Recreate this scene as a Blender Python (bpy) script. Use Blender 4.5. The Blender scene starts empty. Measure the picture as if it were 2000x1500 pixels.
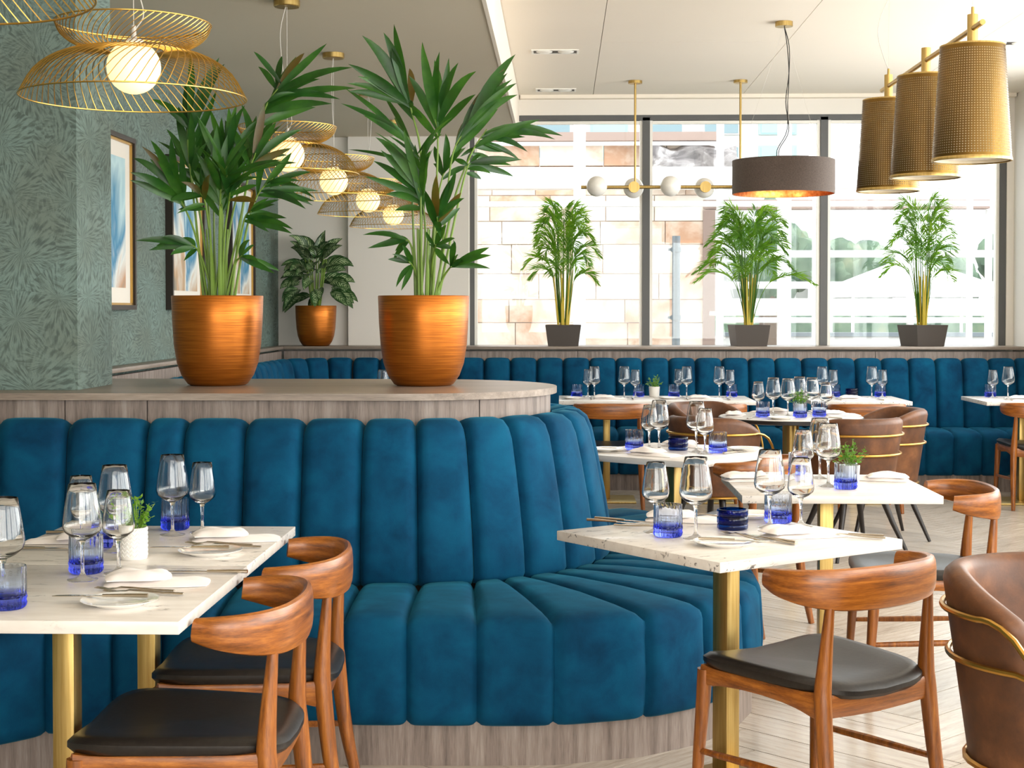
import bpy, bmesh, math, random
from mathutils import Vector, Matrix

SC = bpy.context.scene
COL = SC.collection
PI = math.pi
RNG = random.Random(11)

# ------------------------------------------------------------------ camera
cam_data = bpy.data.cameras.new('camera')
cam_data.sensor_fit = 'HORIZONTAL'
cam_data.sensor_width = 36.0
cam_data.lens = 36.0 * 3000.0 / 2000.0
cam_data.shift_y = -75.0 / 2000.0
cam_data.clip_start = 0.05
cam_data.clip_end = 300
cam = bpy.data.objects.new('camera', cam_data)
COL.objects.link(cam)
cam.location = (0.0, 0.0, 1.40)
cam.rotation_euler = (PI / 2 - math.atan2(70, 3000), 0.0, math.atan2(95, 3000))
SC.camera = cam

# ------------------------------------------------------------------ world, daylight, exposure
world = bpy.data.worlds.new('sky')
SC.world = world
world.use_nodes = True
wn = world.node_tree.nodes['Background']
wn.inputs[0].default_value = (0.93, 0.97, 1.0, 1)
wn.inputs[1].default_value = 3.0

def window_light(name, loc, rot, sx, sy, power, color):
    d = bpy.data.lights.new(name, 'AREA')
    d.shape = 'RECTANGLE'
    d.size = sx
    d.size_y = sy
    d.energy = power
    d.color = color
    o = bpy.data.objects.new(name, d)
    COL.objects.link(o)
    o.location = loc
    o.rotation_euler = rot
    return o

# daylight entering through the long side glazing and the glazing behind the photographer
window_light('daylight_side', (4.25, 4.6, 1.95), (0, PI / 2, 0), 2.1, 13.0, 335, (1.0, 0.95, 0.87))
window_light('daylight_rear', (0.9, -3.3, 1.9), (PI / 2, 0, 0), 5.6, 2.1, 165, (1.0, 0.94, 0.85))

SC.view_settings.view_transform = 'Standard'
SC.view_settings.look = 'None'
SC.view_settings.exposure = 0.5
SC.view_settings.gamma = 1.0
SC.view_settings.use_curve_mapping = False
cy = SC.cycles
cy.max_bounces = 16
cy.diffuse_bounces = 5
cy.glossy_bounces = 5
cy.transmission_bounces = 16
cy.transparent_max_bounces = 48
cy.caustics_reflective = False
cy.caustics_refractive = True
cy.sample_clamp_indirect = 4.0

# ------------------------------------------------------------------ mesh helpers
def lerp(a, b, t):
    return a + (b - a) * t

class MB:
    """collects vertices and faces of one mesh"""
    def __init__(self):
        self.v, self.f, self.uv = [], [], []

    def add(self, vs, fs, uv=None):
        o = len(self.v)
        self.v += [tuple(p) for p in vs]
        self.f += [tuple(i + o for i in q) for q in fs]
        self.uv += uv if uv else [(0.0, 0.0)] * len(vs)
        return self

    def box(self, c, s, rz=0.0, bev=0.0):
        hx, hy, hz = s[0] / 2, s[1] / 2, s[2] / 2
        if bev <= 0:
            p = [(x, y, z) for z in (-hz, hz) for x, y in ((-hx, -hy), (hx, -hy), (hx, hy), (-hx, hy))]
            f = [(3, 2, 1, 0), (4, 5, 6, 7), (0, 1, 5, 4), (1, 2, 6, 5), (2, 3, 7, 6), (3, 0, 4, 7)]
        else:
            bm = bmesh.new()
            bmesh.ops.create_cube(bm, size=1.0)
            for w in bm.verts:
                w.co = Vector((w.co.x * s[0], w.co.y * s[1], w.co.z * s[2]))
            bmesh.ops.bevel(bm, geom=bm.edges[:], offset=bev, segments=2, affect='EDGES', profile=0.5)
            bm.verts.index_update()
            p = [tuple(w.co) for w in bm.verts]
            f = [tuple(w.index for w in q.verts) for q in bm.faces]
            bm.free()
        co, si = math.cos(rz), math.sin(rz)
        return self.add([(c[0] + x * co - y * si, c[1] + x * si + y * co, c[2] + z) for x, y, z in p], f)

    def grid(self, pts, nu, nv, wrap_u=False):
        """pts listed row by row: nv rows of nu points"""
        f = []
        for j in range(nv - 1):
            for i in range(nu if wrap_u else nu - 1):
                i2 = (i + 1) % nu
                f.append((j * nu + i, j * nu + i2, (j + 1) * nu + i2, (j + 1) * nu + i))
        uv = [(i / max(1, nu if wrap_u else nu - 1), j / (nv - 1)) for j in range(nv) for i in range(nu)]
        return self.add(pts, f, uv)

    def tube(self, path, radii, n=8, caps=True):
        path = [Vector(p) for p in path]
        if not hasattr(radii, '__len__'):
            radii = [radii] * len(path)
        ref = None
        pts = []
        for k, p in enumerate(path):
            t = (path[min(k + 1, len(path) - 1)] - path[max(k - 1, 0)]).normalized()
            if ref is None:
                ref = Vector((0, 0, 1)) if abs(t.z) < 0.9 else Vector((1, 0, 0))
            a = (ref - t * ref.dot(t)).normalized()
            b = t.cross(a)
            ref = a
            for i in range(n):
                an = 2 * PI * i / n
                pts.append(p + (a * math.cos(an) + b * math.sin(an)) * radii[k])
        o = len(self.v)
        self.grid(pts, n, len(path), True)
        if caps:
            self.f.append(tuple(o + i for i in reversed(range(n))))
            self.f.append(tuple(o + (len(path) - 1) * n + i for i in range(n)))
        return self

    def sweep(self, path, hw, hh, n=10, power=3.0, caps=True):
        """horizontal path, rounded-rectangle section: hw half thickness, hh half height"""
        path = [Vector(p) for p in path]
        m = len(path)
        hw = hw if hasattr(hw, '__len__') else [hw] * m
        hh = hh if hasattr(hh, '__len__') else [hh] * m
        pts = []
        for k, p in enumerate(path):
            t = path[min(k + 1, m - 1)] - path[max(k - 1, 0)]
            t.normalize()
            s = t.cross(Vector((0, 0, 1))).normalized()
            u = s.cross(t).normalized()
            for i in range(n):
                an = 2 * PI * (i + 0.5) / n
                ca, sa = math.cos(an), math.sin(an)
                x = math.copysign(abs(ca) ** (2 / power), ca) * hw[k]
                z = math.copysign(abs(sa) ** (2 / power), sa) * hh[k]
                pts.append(p + s * x + u * z)
        o = len(self.v)
        self.grid(pts, n, m, True)
        if caps:
            self.f.append(tuple(o + i for i in reversed(range(n))))
            self.f.append(tuple(o + (m - 1) * n + i for i in range(n)))
        return self

    def lathe(self, prof, n=24, c=(0, 0, 0), ribs=0, amp=0.0, rib_range=(0, 1e9)):
        pts = []
        for r, z in prof:
            for i in range(n):
                an = 2 * PI * i / n
                rr = r
                if ribs and rib_range[0] <= z <= rib_range[1]:
                    rr = r + amp * math.cos(an * ribs)
                pts.append((c[0] + rr * math.cos(an), c[1] + rr * math.sin(an), c[2] + z))
        return self.grid(pts, n, len(prof), True)

    def prism(self, outline, z0, z1):
        n = len(outline)
        vs = [(x, y, z0) for x, y in outline] + [(x, y, z1) for x, y in outline]
        f = [tuple(reversed(range(n))), tuple(range(n, 2 * n))]
        f += [(i, (i + 1) % n, n + (i + 1) % n, n + i) for i in range(n)]
        return self.add(vs, f)

    def mesh(self, name, mat, sharp=40):
        me = bpy.data.meshes.new(name)
        me.from_pydata(self.v, [], self.f)
        uvl = me.uv_layers.new(name='uv')
        for lp in me.loops:
            uvl.data[lp.index].uv = self.uv[lp.vertex_index]
        if mat:
            me.materials.append(mat)
        me.polygons.foreach_set('use_smooth', [True] * len(me.polygons))
        me.set_sharp_from_angle(angle=math.radians(sharp))
        me.update()
        return me

    def build(self, name, mat, parent=None, sharp=40):
        o = bpy.data.objects.new(name, self.mesh(name, mat, sharp))
        COL.objects.link(o)
        o.parent = parent
        return o

def tag(o, label, cat=None, group=None, kind=None):
    if label:
        o['label'] = label
    if cat:
        o['category'] = cat
    if group:
        o['group'] = group
    if kind:
        o['kind'] = kind
    return o

def thing(name, label, cat, loc=(0, 0, 0), rz=0.0, group=None):
    o = bpy.data.objects.new(name, None)
    o.empty_display_size = 0.1
    COL.objects.link(o)
    o.location = loc
    o.rotation_euler = (0, 0, rz)
    return tag(o, label, cat, group)

def structure(name, mb, mat, parent=None, sharp=40):
    o = mb.build(name, mat, parent, sharp)
    if parent is None:
        o['kind'] = 'structure'
    return o

def dup(root, loc, rz=0.0, label=None, group=None, parent=None):
    c = root.copy()
    COL.objects.link(c)
    if parent is None:
        c.location = loc
        c.rotation_euler = (0, 0, rz)
        if label:
            c['label'] = label
        if group:
            c['group'] = group
        elif 'group' in c and label:
            del c['group']
    else:
        c.parent = parent
    for ch in list(root.children):
        dup(ch, None, parent=c)
    return c

class Kind:
    """first use places the model itself, later uses place copies"""
    def __init__(self, root):
        self.root, self.used = root, False

    def put(self, loc, rz, label, group=None):
        if not self.used:
            self.used = True
            o = self.root
            o.location = loc
            o.rotation_euler = (0, 0, rz)
            o['label'] = label
            if group:
                o['group'] = group
            return o
        return dup(self.root, loc, rz, label, group)

def spline(pts, per=6):
    """Catmull-Rom through the points"""
    P = [Vector(p) for p in pts]
    P = [P[0] * 2 - P[1]] + P + [P[-1] * 2 - P[-2]]
    out = []
    for k in range(1, len(P) - 2):
        a, b, c, d = P[k - 1:k + 3]
        for i in range(per):
            t = i / per
            out.append(0.5 * ((2 * b) + (c - a) * t + (2 * a - 5 * b + 4 * c - d) * t * t + (3 * b - a - 3 * c + d) * t ** 3))
    out.append(P[-2])
    return out

# ------------------------------------------------------------------ materials
def lin(c):
    c = c / 255.0
    return c / 12.92 if c <= 0.04045 else ((c + 0.055) / 1.055) ** 2.4

def rgb(r, g, b):
    return (lin(r), lin(g), lin(b), 1.0)

class Mat:
    def __init__(self, name):
        self.m = bpy.data.materials.new(name)
        self.m.use_nodes = True
        self.t = self.m.node_tree
        self.b = self.t.nodes['Principled BSDF']
        self.out = self.t.nodes['Material Output']

    def n(self, kind, **kw):
        nd = self.t.nodes.new('ShaderNode' + kind)
        for k, v in kw.items():
            if k in nd.inputs.keys():
                nd.inputs[k].default_value = v
            else:
                setattr(nd, k, v)
        return nd

    def l(self, a, b):
        self.t.links.new(a, b)

    def set(self, **kw):
        for k, v in kw.items():
            self.b.inputs[k.replace('_', ' ')].default_value = v
        return self

    def coords(self, src='Object', scale=(1, 1, 1), rot=(0, 0, 0)):
        tc = self.n('TexCoord')
        mp = self.n('Mapping')
        mp.inputs['Scale'].default_value = scale
        mp.inputs['Rotation'].default_value = rot
        self.l(tc.outputs[src], mp.inputs['Vector'])
        return mp.outputs[0]

    def world(self, scale=(1, 1, 1)):
        g = self.n('NewGeometry')
        mp = self.n('Mapping')
        mp.inputs['Scale'].default_value = scale
        self.l(g.outputs['Position'], mp.inputs['Vector'])
        return mp.outputs[0]

    def noise(self, vec, scale, detail=4.0, rough=0.55, dist=0.0):
        nd = self.n('TexNoise')
        nd.inputs['Scale'].default_value = scale
        nd.inputs['Detail'].default_value = detail
        nd.inputs['Roughness'].default_value = rough
        nd.inputs['Distortion'].default_value = dist
        self.l(vec, nd.inputs['Vector'])
        return nd.outputs['Fac']

    def ramp(self, fac, stops, interp='LINEAR'):
        nd = self.n('ValToRGB')
        cr = nd.color_ramp
        cr.interpolation = interp
        while len(cr.elements) < len(stops):
            cr.elements.new(0.5)
        for e, (p, c) in zip(cr.elements, stops):
            e.position = p
            e.color = c if len(c) == 4 else (*c, 1)
        self.l(fac, nd.inputs[0])
        return nd.outputs[0]

    def math(self, op, a, b=None):
        nd = self.n('Math', operation=op)
        for i, x in enumerate((a, b)):
            if x is None:
                continue
            if hasattr(x, 'is_linked'):
                self.l(x, nd.inputs[i])
            else:
                nd.inputs[i].default_value = x
        return nd.outputs[0]

    def mix(self, fac, a, b, mode='MIX'):
        nd = self.n('MixRGB', blend_type=mode)
        for i, x in enumerate((fac, a, b)):
            if hasattr(x, 'is_linked'):
                self.l(x, nd.inputs[i])
            else:
                nd.inputs[i].default_value = x
        return nd.outputs[0]

    def bump(self, h, strength=0.2, dist=0.01):
        nd = self.n('Bump')
        nd.inputs['Strength'].default_value = strength
        nd.inputs['Distance'].default_value = dist
        self.l(h, nd.inputs['Height'])
        self.l(nd.outputs[0], self.b.inputs['Normal'])

    def color(self, s):
        self.l(s, self.b.inputs['Base Color'])
        return self

    def rand(self):
        return self.n('ObjectInfo').outputs['Random']

def plain(name, col, rough=0.5, metal=0.0, spec=0.5, **kw):
    k = Mat(name).set(Base_Color=col, Roughness=rough, Metallic=metal)
    k.b.inputs['Specular IOR Level'].default_value = spec
    k.set(**kw)
    return k.m

M = {}

k = Mat('blue_velvet')
v = k.world()
n1 = k.noise(v, 7.0, 4, 0.55, 0.3)
n2 = k.noise(v, 260.0, 2)
c = k.ramp(n1, [(0.3, rgb(0, 52, 84)), (0.52, rgb(2, 72, 106)), (0.75, rgb(6, 88, 122))])
c = k.mix(k.math('MULTIPLY', n2, 0.3), c, rgb(120, 150, 170), 'MULTIPLY')
k.color(c).set(Roughness=0.85, Sheen_Weight=0.16, Sheen_Roughness=0.35, Sheen_Tint=rgb(70, 190, 215))
k.b.inputs['Specular IOR Level'].default_value = 0.15
k.bump(n2, 0.12, 0.002)
M['velvet'] = k.m

def grain(name, a, b, c3, scale, rough=0.45, rot=(0, 0, 0), src='Object', coat=0.0, vary=0.12, ns=3.0, swirl=0.25):
    k = Mat(name)
    v = k.coords(src, scale, rot)
    n1 = k.noise(v, ns, 6, 0.62, swirl)
    n2 = k.noise(v, ns * 9, 3, 0.6)
    f = k.math('ADD', k.math('MULTIPLY', n1, 0.72), k.math('MULTIPLY', n2, 0.28))
    c = k.ramp(f, [(0.32, a), (0.5, b), (0.68, c3)])
    r = k.math('ADD', k.math('MULTIPLY', k.rand(), vary), 1.0 - vary / 2)
    hsv = k.n('HueSaturation')
    k.l(r, hsv.inputs['Value'])
    k.l(c, hsv.inputs['Color'])
    k.color(hsv.outputs[0]).set(Roughness=rough, Coat_Weight=coat, Coat_Roughness=0.25)
    k.bump(n2, 0.06, 0.002)
    return k.m

M['walnut'] = grain('warm_wood', rgb(80, 40, 10), rgb(140, 78, 22), rgb(184, 114, 44), (30, 30, 1.4), 0.36, coat=0.25, vary=0.0, ns=2.0)
M['walnut_rail'] = grain('warm_wood_rail', rgb(84, 42, 10), rgb(146, 82, 24), rgb(190, 118, 46), (2.0, 4.0, 34), 0.34, coat=0.3, vary=0.0, ns=2.0)
M['panel'] = grain('grey_oak_panel', rgb(92, 80, 74), rgb(132, 118, 110), rgb(158, 146, 138), (9, 9, 0.55), 0.55, vary=0.06, ns=4.0)
M['slab'] = grain('grey_oak_top', rgb(110, 98, 88), rgb(140, 126, 114), rgb(164, 150, 138), (0.6, 9, 9), 0.36, vary=0.04, ns=4.0)
M['slab_y'] = grain('grey_oak_top_b', rgb(110, 98, 88), rgb(140, 126, 114), rgb(164, 150, 138), (9, 0.6, 9), 0.36, vary=0.04, ns=4.0)
M['plank'] = grain('floor_oak', rgb(158, 144, 130), rgb(190, 178, 164), rgb(208, 198, 186), (1.2, 14, 1), 0.24, vary=0.14, ns=3.0)

k = Mat('leaf_print_wallpaper')
g = k.n('NewGeometry')
sep = k.n('SeparateXYZ')
k.l(g.outputs['Position'], sep.inputs[0])
cmb = k.n('CombineXYZ')
k.l(k.math('MULTIPLY', k.math('ADD', sep.outputs[0], k.math('MULTIPLY', sep.outputs[1], 0.55)), 4.6), cmb.inputs[0])
k.l(k.math('MULTIPLY', sep.outputs[2], 4.6), cmb.inputs[1])

def bursts(k, vec, off, rays):
    """feathery strokes fanning out from scattered centres"""
    mp = k.n('Mapping')
    mp.inputs['Location'].default_value = (off, off * 0.7, 0)
    k.l(vec, mp.inputs['Vector'])
    vo = k.n('TexVoronoi', voronoi_dimensions='2D')
    vo.inputs['Scale'].default_value = 1.0
    vo.inputs['Randomness'].default_value = 0.9
    k.l(mp.outputs[0], vo.inputs['Vector'])
    sb = k.n('VectorMath', operation='SUBTRACT')
    k.l(mp.outputs[0], sb.inputs[0])
    k.l(vo.outputs['Position'], sb.inputs[1])
    s2 = k.n('SeparateXYZ')
    k.l(sb.outputs[0], s2.inputs[0])
    ang = k.math('ARCTAN2', s2.outputs[1], s2.outputs[0])
    cb = k.n('CombineXYZ')
    k.l(k.math('MULTIPLY', ang, rays), cb.inputs[0])
    k.l(k.math('MULTIPLY', vo.outputs['Distance'], 5.0), cb.inputs[1])
    k.l(k.math('MULTIPLY', vo.outputs['Distance'], 0.0), cb.inputs[2])
    return k.noise(cb.outputs[0], 1.0, 2, 0.5, 0.2)

b1 = bursts(k, cmb.outputs[0], 0.0, 11.0)
b2 = bursts(k, cmb.outputs[0], 3.37, 14.0)
sel = k.noise(cmb.outputs[0], 1.1, 1)
st = k.mix(k.ramp(sel, [(0.40, (0, 0, 0)), (0.60, (1, 1, 1))]), b1, b2)
fine = k.noise(cmb.outputs[0], 42.0, 4)
base = k.ramp(k.noise(cmb.outputs[0], 0.8, 2), [(0.35, rgb(116, 130, 120)), (0.65, rgb(126, 150, 144))])
c = k.mix(k.ramp(st, [(0.38, (0.85,) * 3), (0.56, (0.0,) * 3)]), base, rgb(66, 80, 76))
c = k.mix(k.math('MULTIPLY', fine, 0.55), c, rgb(84, 98, 90))
k.color(c).set(Roughness=0.7)
k.bump(st, 0.15, 0.003)
M['wallpaper'] = k.m

def paint(name, col, rough=0.8):
    k = Mat(name)
    v = k.world()
    n = k.noise(v, 1.3, 2)
    d = tuple(x * 0.965 for x in col[:3]) + (1,)
    k.color(k.mix(n, col, d)).set(Roughness=rough)
    k.b.inputs['Specular IOR Level'].default_value = 0.25
    return k.m

M['ceiling'] = paint('warm_white_ceiling', rgb(246, 236, 222))
M['soffit'] = paint('taupe_soffit', rgb(214, 204, 184))
M['white_wall'] = paint('off_white_wall', rgb(236, 230, 222))
M['seam'] = plain('shadow_gap', rgb(70, 66, 60), 0.9)
M['floor_base'] = plain('floor_underlay', rgb(96, 84, 74), 0.8)

k = Mat('white_marble')
v = k.coords('Object', (1, 1, 1), (0.3, 0.2, 0.6))
big = k.noise(v, 2.4, 3, 0.6, 0.6)
st = k.coords('Object', (4.0, 15.0, 13.0), (0.0, 0.0, 0.55))
streak = k.noise(st, 3.4, 6, 0.65, 0.5)
vein = k.ramp(streak, [(0.585, (0, 0, 0)), (0.62, (1, 1, 1)), (0.70, (0.7, 0.7, 0.7))])
mask = k.ramp(big, [(0.44, (0, 0, 0)), (0.56, (1, 1, 1))])
f = k.mix(1.0, vein, mask, 'MULTIPLY')
soft = k.ramp(k.noise(st, 1.6, 4), [(0.35, rgb(228, 222, 216)), (0.7, rgb(212, 204, 196))])
k.color(k.mix(f, soft, rgb(92, 86, 82))).set(Roughness=0.32, Coat_Weight=0.1)
M['marble'] = k.m

def brushed(name, a, b, rough, vec_scale, metal=1.0, ns=5.0):
    k = Mat(name)
    v = k.coords('Object', vec_scale)
    n = k.noise(v, ns, 4)
    k.color(k.ramp(n, [(0.3, a), (0.7, b)])).set(Roughness=rough, Metallic=metal)
    k.bump(n, 0.05, 0.001)
    return k.m

M['brass'] = brushed('satin_brass', rgb(176, 146, 84), rgb(204, 176, 114), 0.36, (30, 30, 1))
M['gold_tube'] = plain('gold_tube', rgb(200, 154, 76), 0.28, 1.0)
M['gold_wire'] = plain('gold_wire', rgb(222, 178, 92), 0.3, 1.0)
M['copper_pot'] = brushed('brushed_copper_glaze', rgb(140, 74, 18), rgb(200, 118, 36), 0.36, (2.0, 2.0, 120), 0.72, 3.0)

k = Mat('perforated_brass')
uvn = k.coords('UV', (84, 46, 1))
sp = k.n('SeparateXYZ')
k.l(uvn, sp.inputs[0])
hole = None
for ax in (0, 1):
    fr = k.math('ABSOLUTE', k.math('SUBTRACT', k.math('FRACT', sp.outputs[ax]), 0.5))
    h = k.math('LESS_THAN', fr, 0.24)
    hole = h if hole is None else k.math('MULTIPLY', hole, h)
vv = k.coords('UV', (1, 1, 1))
sv = k.n('SeparateXYZ')
k.l(vv, sv.inputs[0])
hole = k.math('MULTIPLY', hole, k.math('GREATER_THAN', sv.outputs[1], 0.045))
hole = k.math('MULTIPLY', hole, k.math('LESS_THAN', sv.outputs[1], 0.955))
k.set(Base_Color=rgb(116, 88, 42), Roughness=0.30, Metallic=1.0)
tr = k.n('BsdfTransparent')
mx = k.n('MixShader')
k.l(hole, mx.inputs[0])
k.l(k.b.outputs[0], mx.inputs[1])
k.l(tr.outputs[0], mx.inputs[2])
k.l(mx.outputs[0], k.out.inputs[0])
M['perf'] = k.m
M['shade_liner'] = plain('white_shade_liner', rgb(226, 214, 190), 0.8)

k = Mat('black_leather')
v = k.coords('Object')
n = k.noise(v, 90, 3)
k.color(k.ramp(n, [(0.3, rgb(20, 17, 15)), (0.7, rgb(36, 31, 28))])).set(Roughness=0.36)
k.bump(n, 0.12, 0.002)
M['black_leather'] = k.m
k = Mat('tan_leather')
v = k.coords('Object')
n = k.noise(v, 7, 6, 0.65)
k.color(k.ramp(n, [(0.3, rgb(62, 36, 20)), (0.52, rgb(96, 58, 32)), (0.72, rgb(128, 82, 48))])).set(Roughness=0.5)
k.bump(k.noise(v, 160, 2), 0.1, 0.002)
M['tan_leather'] = k.m
M['black_wood'] = plain('black_stained_wood', rgb(34, 28, 26), 0.42)

def clear_glass(name, tint, edge, fade=None):
    """thin clear glass: what lies behind shows through, grazing faces mirror the room"""
    k = Mat(name)
    lw = k.n('LayerWeight')
    lw.inputs['Blend'].default_value = 0.5
    tr = k.n('BsdfTransparent')
    gl = k.n('BsdfGlossy')
    gl.inputs['Roughness'].default_value = 0.015
    gl.inputs['Color'].default_value = (1, 1, 1, 1)
    fac = k.math('POWER', lw.outputs['Facing'], 4.0)
    if fade is None:
        col = k.mix(fac, tint, edge)
    else:
        z = k.coords('Generated')
        s = k.n('SeparateXYZ')
        k.l(z, s.inputs[0])
        body = k.ramp(s.outputs[2], fade)
        col = k.mix(fac, body, k.mix(1.0, body, edge, 'MULTIPLY'))
    k.l(col, tr.inputs['Color'])
    mx = k.n('MixShader')
    k.l(k.math('ADD', k.math('MULTIPLY', k.math('POWER', lw.outputs['Facing'], 4.0), 0.55), 0.022), mx.inputs[0])
    k.l(tr.outputs[0], mx.inputs[1])
    k.l(gl.outputs[0], mx.inputs[2])
    k.l(mx.outputs[0], k.out.inputs[0])
    return k.m

M['votive'] = clear_glass('cobalt_glass', (0.05, 0.22, 0.56, 1), (0.02, 0.06, 0.22, 1))
def solid_glass(name, col, fade=None):
    k = Mat(name)
    g = k.n('BsdfGlass')
    g.inputs['IOR'].default_value = 1.45
    g.inputs['Roughness'].default_value = 0.0
    if fade:
        s = k.n('SeparateXYZ')
        k.l(k.coords('Generated'), s.inputs[0])
        k.l(k.ramp(s.outputs[2], fade), g.inputs['Color'])
    else:
        g.inputs['Color'].default_value = col
    k.l(g.outputs[0], k.out.inputs[0])
    return k.m

M['glass'] = solid_glass('clear_crystal', (0.995, 0.995, 0.992, 1))
M['tumbler'] = solid_glass('blue_based_glass', None, [(0.0, (0.30, 0.33, 0.95, 1)), (0.24, (0.46, 0.54, 0.96, 1)), (0.42, (0.86, 0.91, 0.99, 1)), (1.0, (0.95, 0.97, 1.0, 1))])
M['pane'] = clear_glass('window_glass', (0.97, 0.98, 0.98, 1), (0.8, 0.85, 0.85, 1))

M['ceramic'] = plain('white_ceramic', rgb(236, 232, 226), 0.35)
M['china'] = plain('white_china', rgb(242, 238, 232), 0.12, Coat_Weight=0.5)
M['steel'] = plain('polished_steel', rgb(190, 178, 160), 0.16, 1.0)
k = Mat('napkin_linen')
v = k.coords('Object')
k.set(Base_Color=rgb(238, 230, 226), Roughness=0.9, Sheen_Weight=0.2)
k.bump(k.noise(v, 420, 2), 0.15, 0.001)
M['linen'] = k.m

def leaf(name, a, b, c3, scale=(1, 1, 1), ns=6.0, trans=0.35, rough=0.38, glow=(0.35, 0.75, 0.08)):
    k = Mat(name)
    v = k.coords('Object', scale)
    n = k.noise(v, ns, 4, 0.6)
    r = k.math('MULTIPLY', k.math('SUBTRACT', k.rand(), 0.5), 0.22)
    f = k.math('ADD', n, r)
    col = k.ramp(f, [(0.28, a), (0.5, b), (0.74, c3)])
    k.color(col).set(Roughness=rough)
    tl = k.n('BsdfTranslucent')
    k.l(k.mix(0.5, col, (*glow, 1)), tl.inputs['Color'])
    mx = k.n('MixShader')
    mx.inputs[0].default_value = trans
    k.l(k.b.outputs[0], mx.inputs[1])
    k.l(tl.outputs[0], mx.inputs[2])
    k.l(mx.outputs[0], k.out.inputs[0])
    return k.m

M['kentia'] = leaf('kentia_leaf', rgb(16, 52, 14), rgb(32, 84, 24), rgb(66, 116, 36), ns=8, trans=0.22, glow=(0.18, 0.42, 0.03))
M['dry_tip'] = leaf('browned_leaf', rgb(70, 50, 16), rgb(88, 72, 26), rgb(46, 78, 24), ns=9, trans=0.25, glow=(0.6, 0.4, 0.05))
M['stem'] = plain('green_stem', rgb(110, 140, 52), 0.5)
M['areca'] = leaf('areca_leaf', rgb(34, 82, 10), rgb(72, 126, 18), rgb(128, 166, 36), ns=5, trans=0.42, glow=(0.42, 0.72, 0.05))
M['areca_stem'] = plain('yellow_green_cane', rgb(196, 172, 56), 0.5)
M['herb'] = leaf('herb_leaf', rgb(48, 96, 18), rgb(92, 142, 36), rgb(150, 184, 66), ns=30, trans=0.35)
k = Mat('variegated_leaf')
uv = k.coords('UV')
s = k.n('SeparateXYZ')
k.l(uv, s.inputs[0])
dx = k.math('ABSOLUTE', k.math('SUBTRACT', s.outputs[0], 0.5))
band = k.math('SINE', k.math('ADD', k.math('MULTIPLY', s.outputs[1], 46.0), k.math('MULTIPLY', dx, -34.0)))
nz = k.noise(k.coords('Object'), 26, 4)
f = k.math('ADD', k.math('MULTIPLY', band, 0.22), nz)
f = k.math('SUBTRACT', f, k.math('MULTIPLY', k.math('POWER', k.math('MULTIPLY', dx, 2.0), 3.0), 0.55))
k.color(k.ramp(f, [(0.36, rgb(40, 76, 34)), (0.52, rgb(88, 124, 68)), (0.68, rgb(186, 202, 158))])).set(Roughness=0.4)
M['variegated'] = k.m
M['soil'] = plain('potting_soil', rgb(52, 40, 30), 0.95)
M['dark_planter'] = plain('charcoal_planter', rgb(70, 62, 56), 0.55)

M['frame_dark'] = plain('dark_bronze_frame', rgb(58, 50, 44), 0.45, 0.4)
M['frame_gold'] = plain('gilt_slip', rgb(206, 164, 92), 0.35, 0.9)
M['mount'] = plain('mount_board', rgb(236, 230, 220), 0.8)

def art(name, seed, stops):
    k = Mat(name)
    v = k.coords('Object', (1, 2.0, 0.7), (0.6 + seed * 0.15, 0, 0))
    n = k.noise(v, 1.25 + 0.1 * seed, 5, 0.5, 0.7)
    s = k.n('SeparateXYZ')
    k.l(k.coords('Object'), s.inputs[0])
    f = k.math('ADD', k.math('MULTIPLY', n, 0.9), k.math('MULTIPLY', s.outputs[2], -0.28))
    k.color(k.ramp(f, stops)).set(Roughness=0.5)
    return k.m

pal = [(0.22, rgb(70, 150, 184)), (0.36, rgb(190, 220, 226)), (0.44, rgb(38, 128, 170)), (0.52, rgb(226, 230, 226)),
       (0.6, rgb(196, 160, 122)), (0.68, rgb(120, 128, 120)), (0.78, rgb(222, 204, 186))]
for i in range(3):
    M['art%d' % i] = art('abstract_coast_painting_%s' % 'abc'[i], i + 1, pal if i != 0 else [(p, rgb(196, 150, 116)) if j == 4 else (p, q) for j, (p, q) in enumerate(pal)])

M['win_frame'] = plain('grey_window_frame', rgb(92, 92, 92), 0.5, 0.3)
k = Mat('taupe_drum_fabric')
n = k.noise(k.coords('Object', (1, 1, 2)), 120, 2)
k.color(k.ramp(n, [(0.3, rgb(74, 62, 56)), (0.7, rgb(98, 84, 76))])).set(Roughness=0.8, Sheen_Weight=0.15)
M['drum'] = k.m
M['drum_inner'] = brushed('hammered_copper_lining', rgb(190, 112, 62), rgb(240, 176, 120), 0.3, (8, 8, 8), 1.0)
M['bulb'] = plain('lamp_glow', rgb(255, 220, 170), 0.4, Emission_Color=rgb(255, 222, 170), Emission_Strength=14.0)
M['globe_lit'] = plain('lit_opal_globe', rgb(255, 240, 205), 0.3, Emission_Color=rgb(255, 222, 150), Emission_Strength=0.95)
M['globe_off'] = plain('opal_globe', rgb(238, 234, 226), 0.25)
M['cable'] = plain('clear_cable', rgb(206, 200, 190), 0.4)
M['black_cable'] = plain('black_cable', rgb(40, 38, 36), 0.6)
M['downlight_white'] = plain('white_trim', rgb(246, 242, 234), 0.4)
M['downlight_dark'] = plain('dark_recess', rgb(52, 44, 38), 0.5)
# ================================================================== ROOM SHELL
XL, XR, YB, YR = -2.40, 3.79, 13.0, -3.0
Z_SOFFIT, Z_CEIL = 2.86, 3.20

floor = structure('floor', MB().box((-0.35, 5.0, -0.07), (8.6, 16.4, 0.11)), M['floor_base'])

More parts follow.
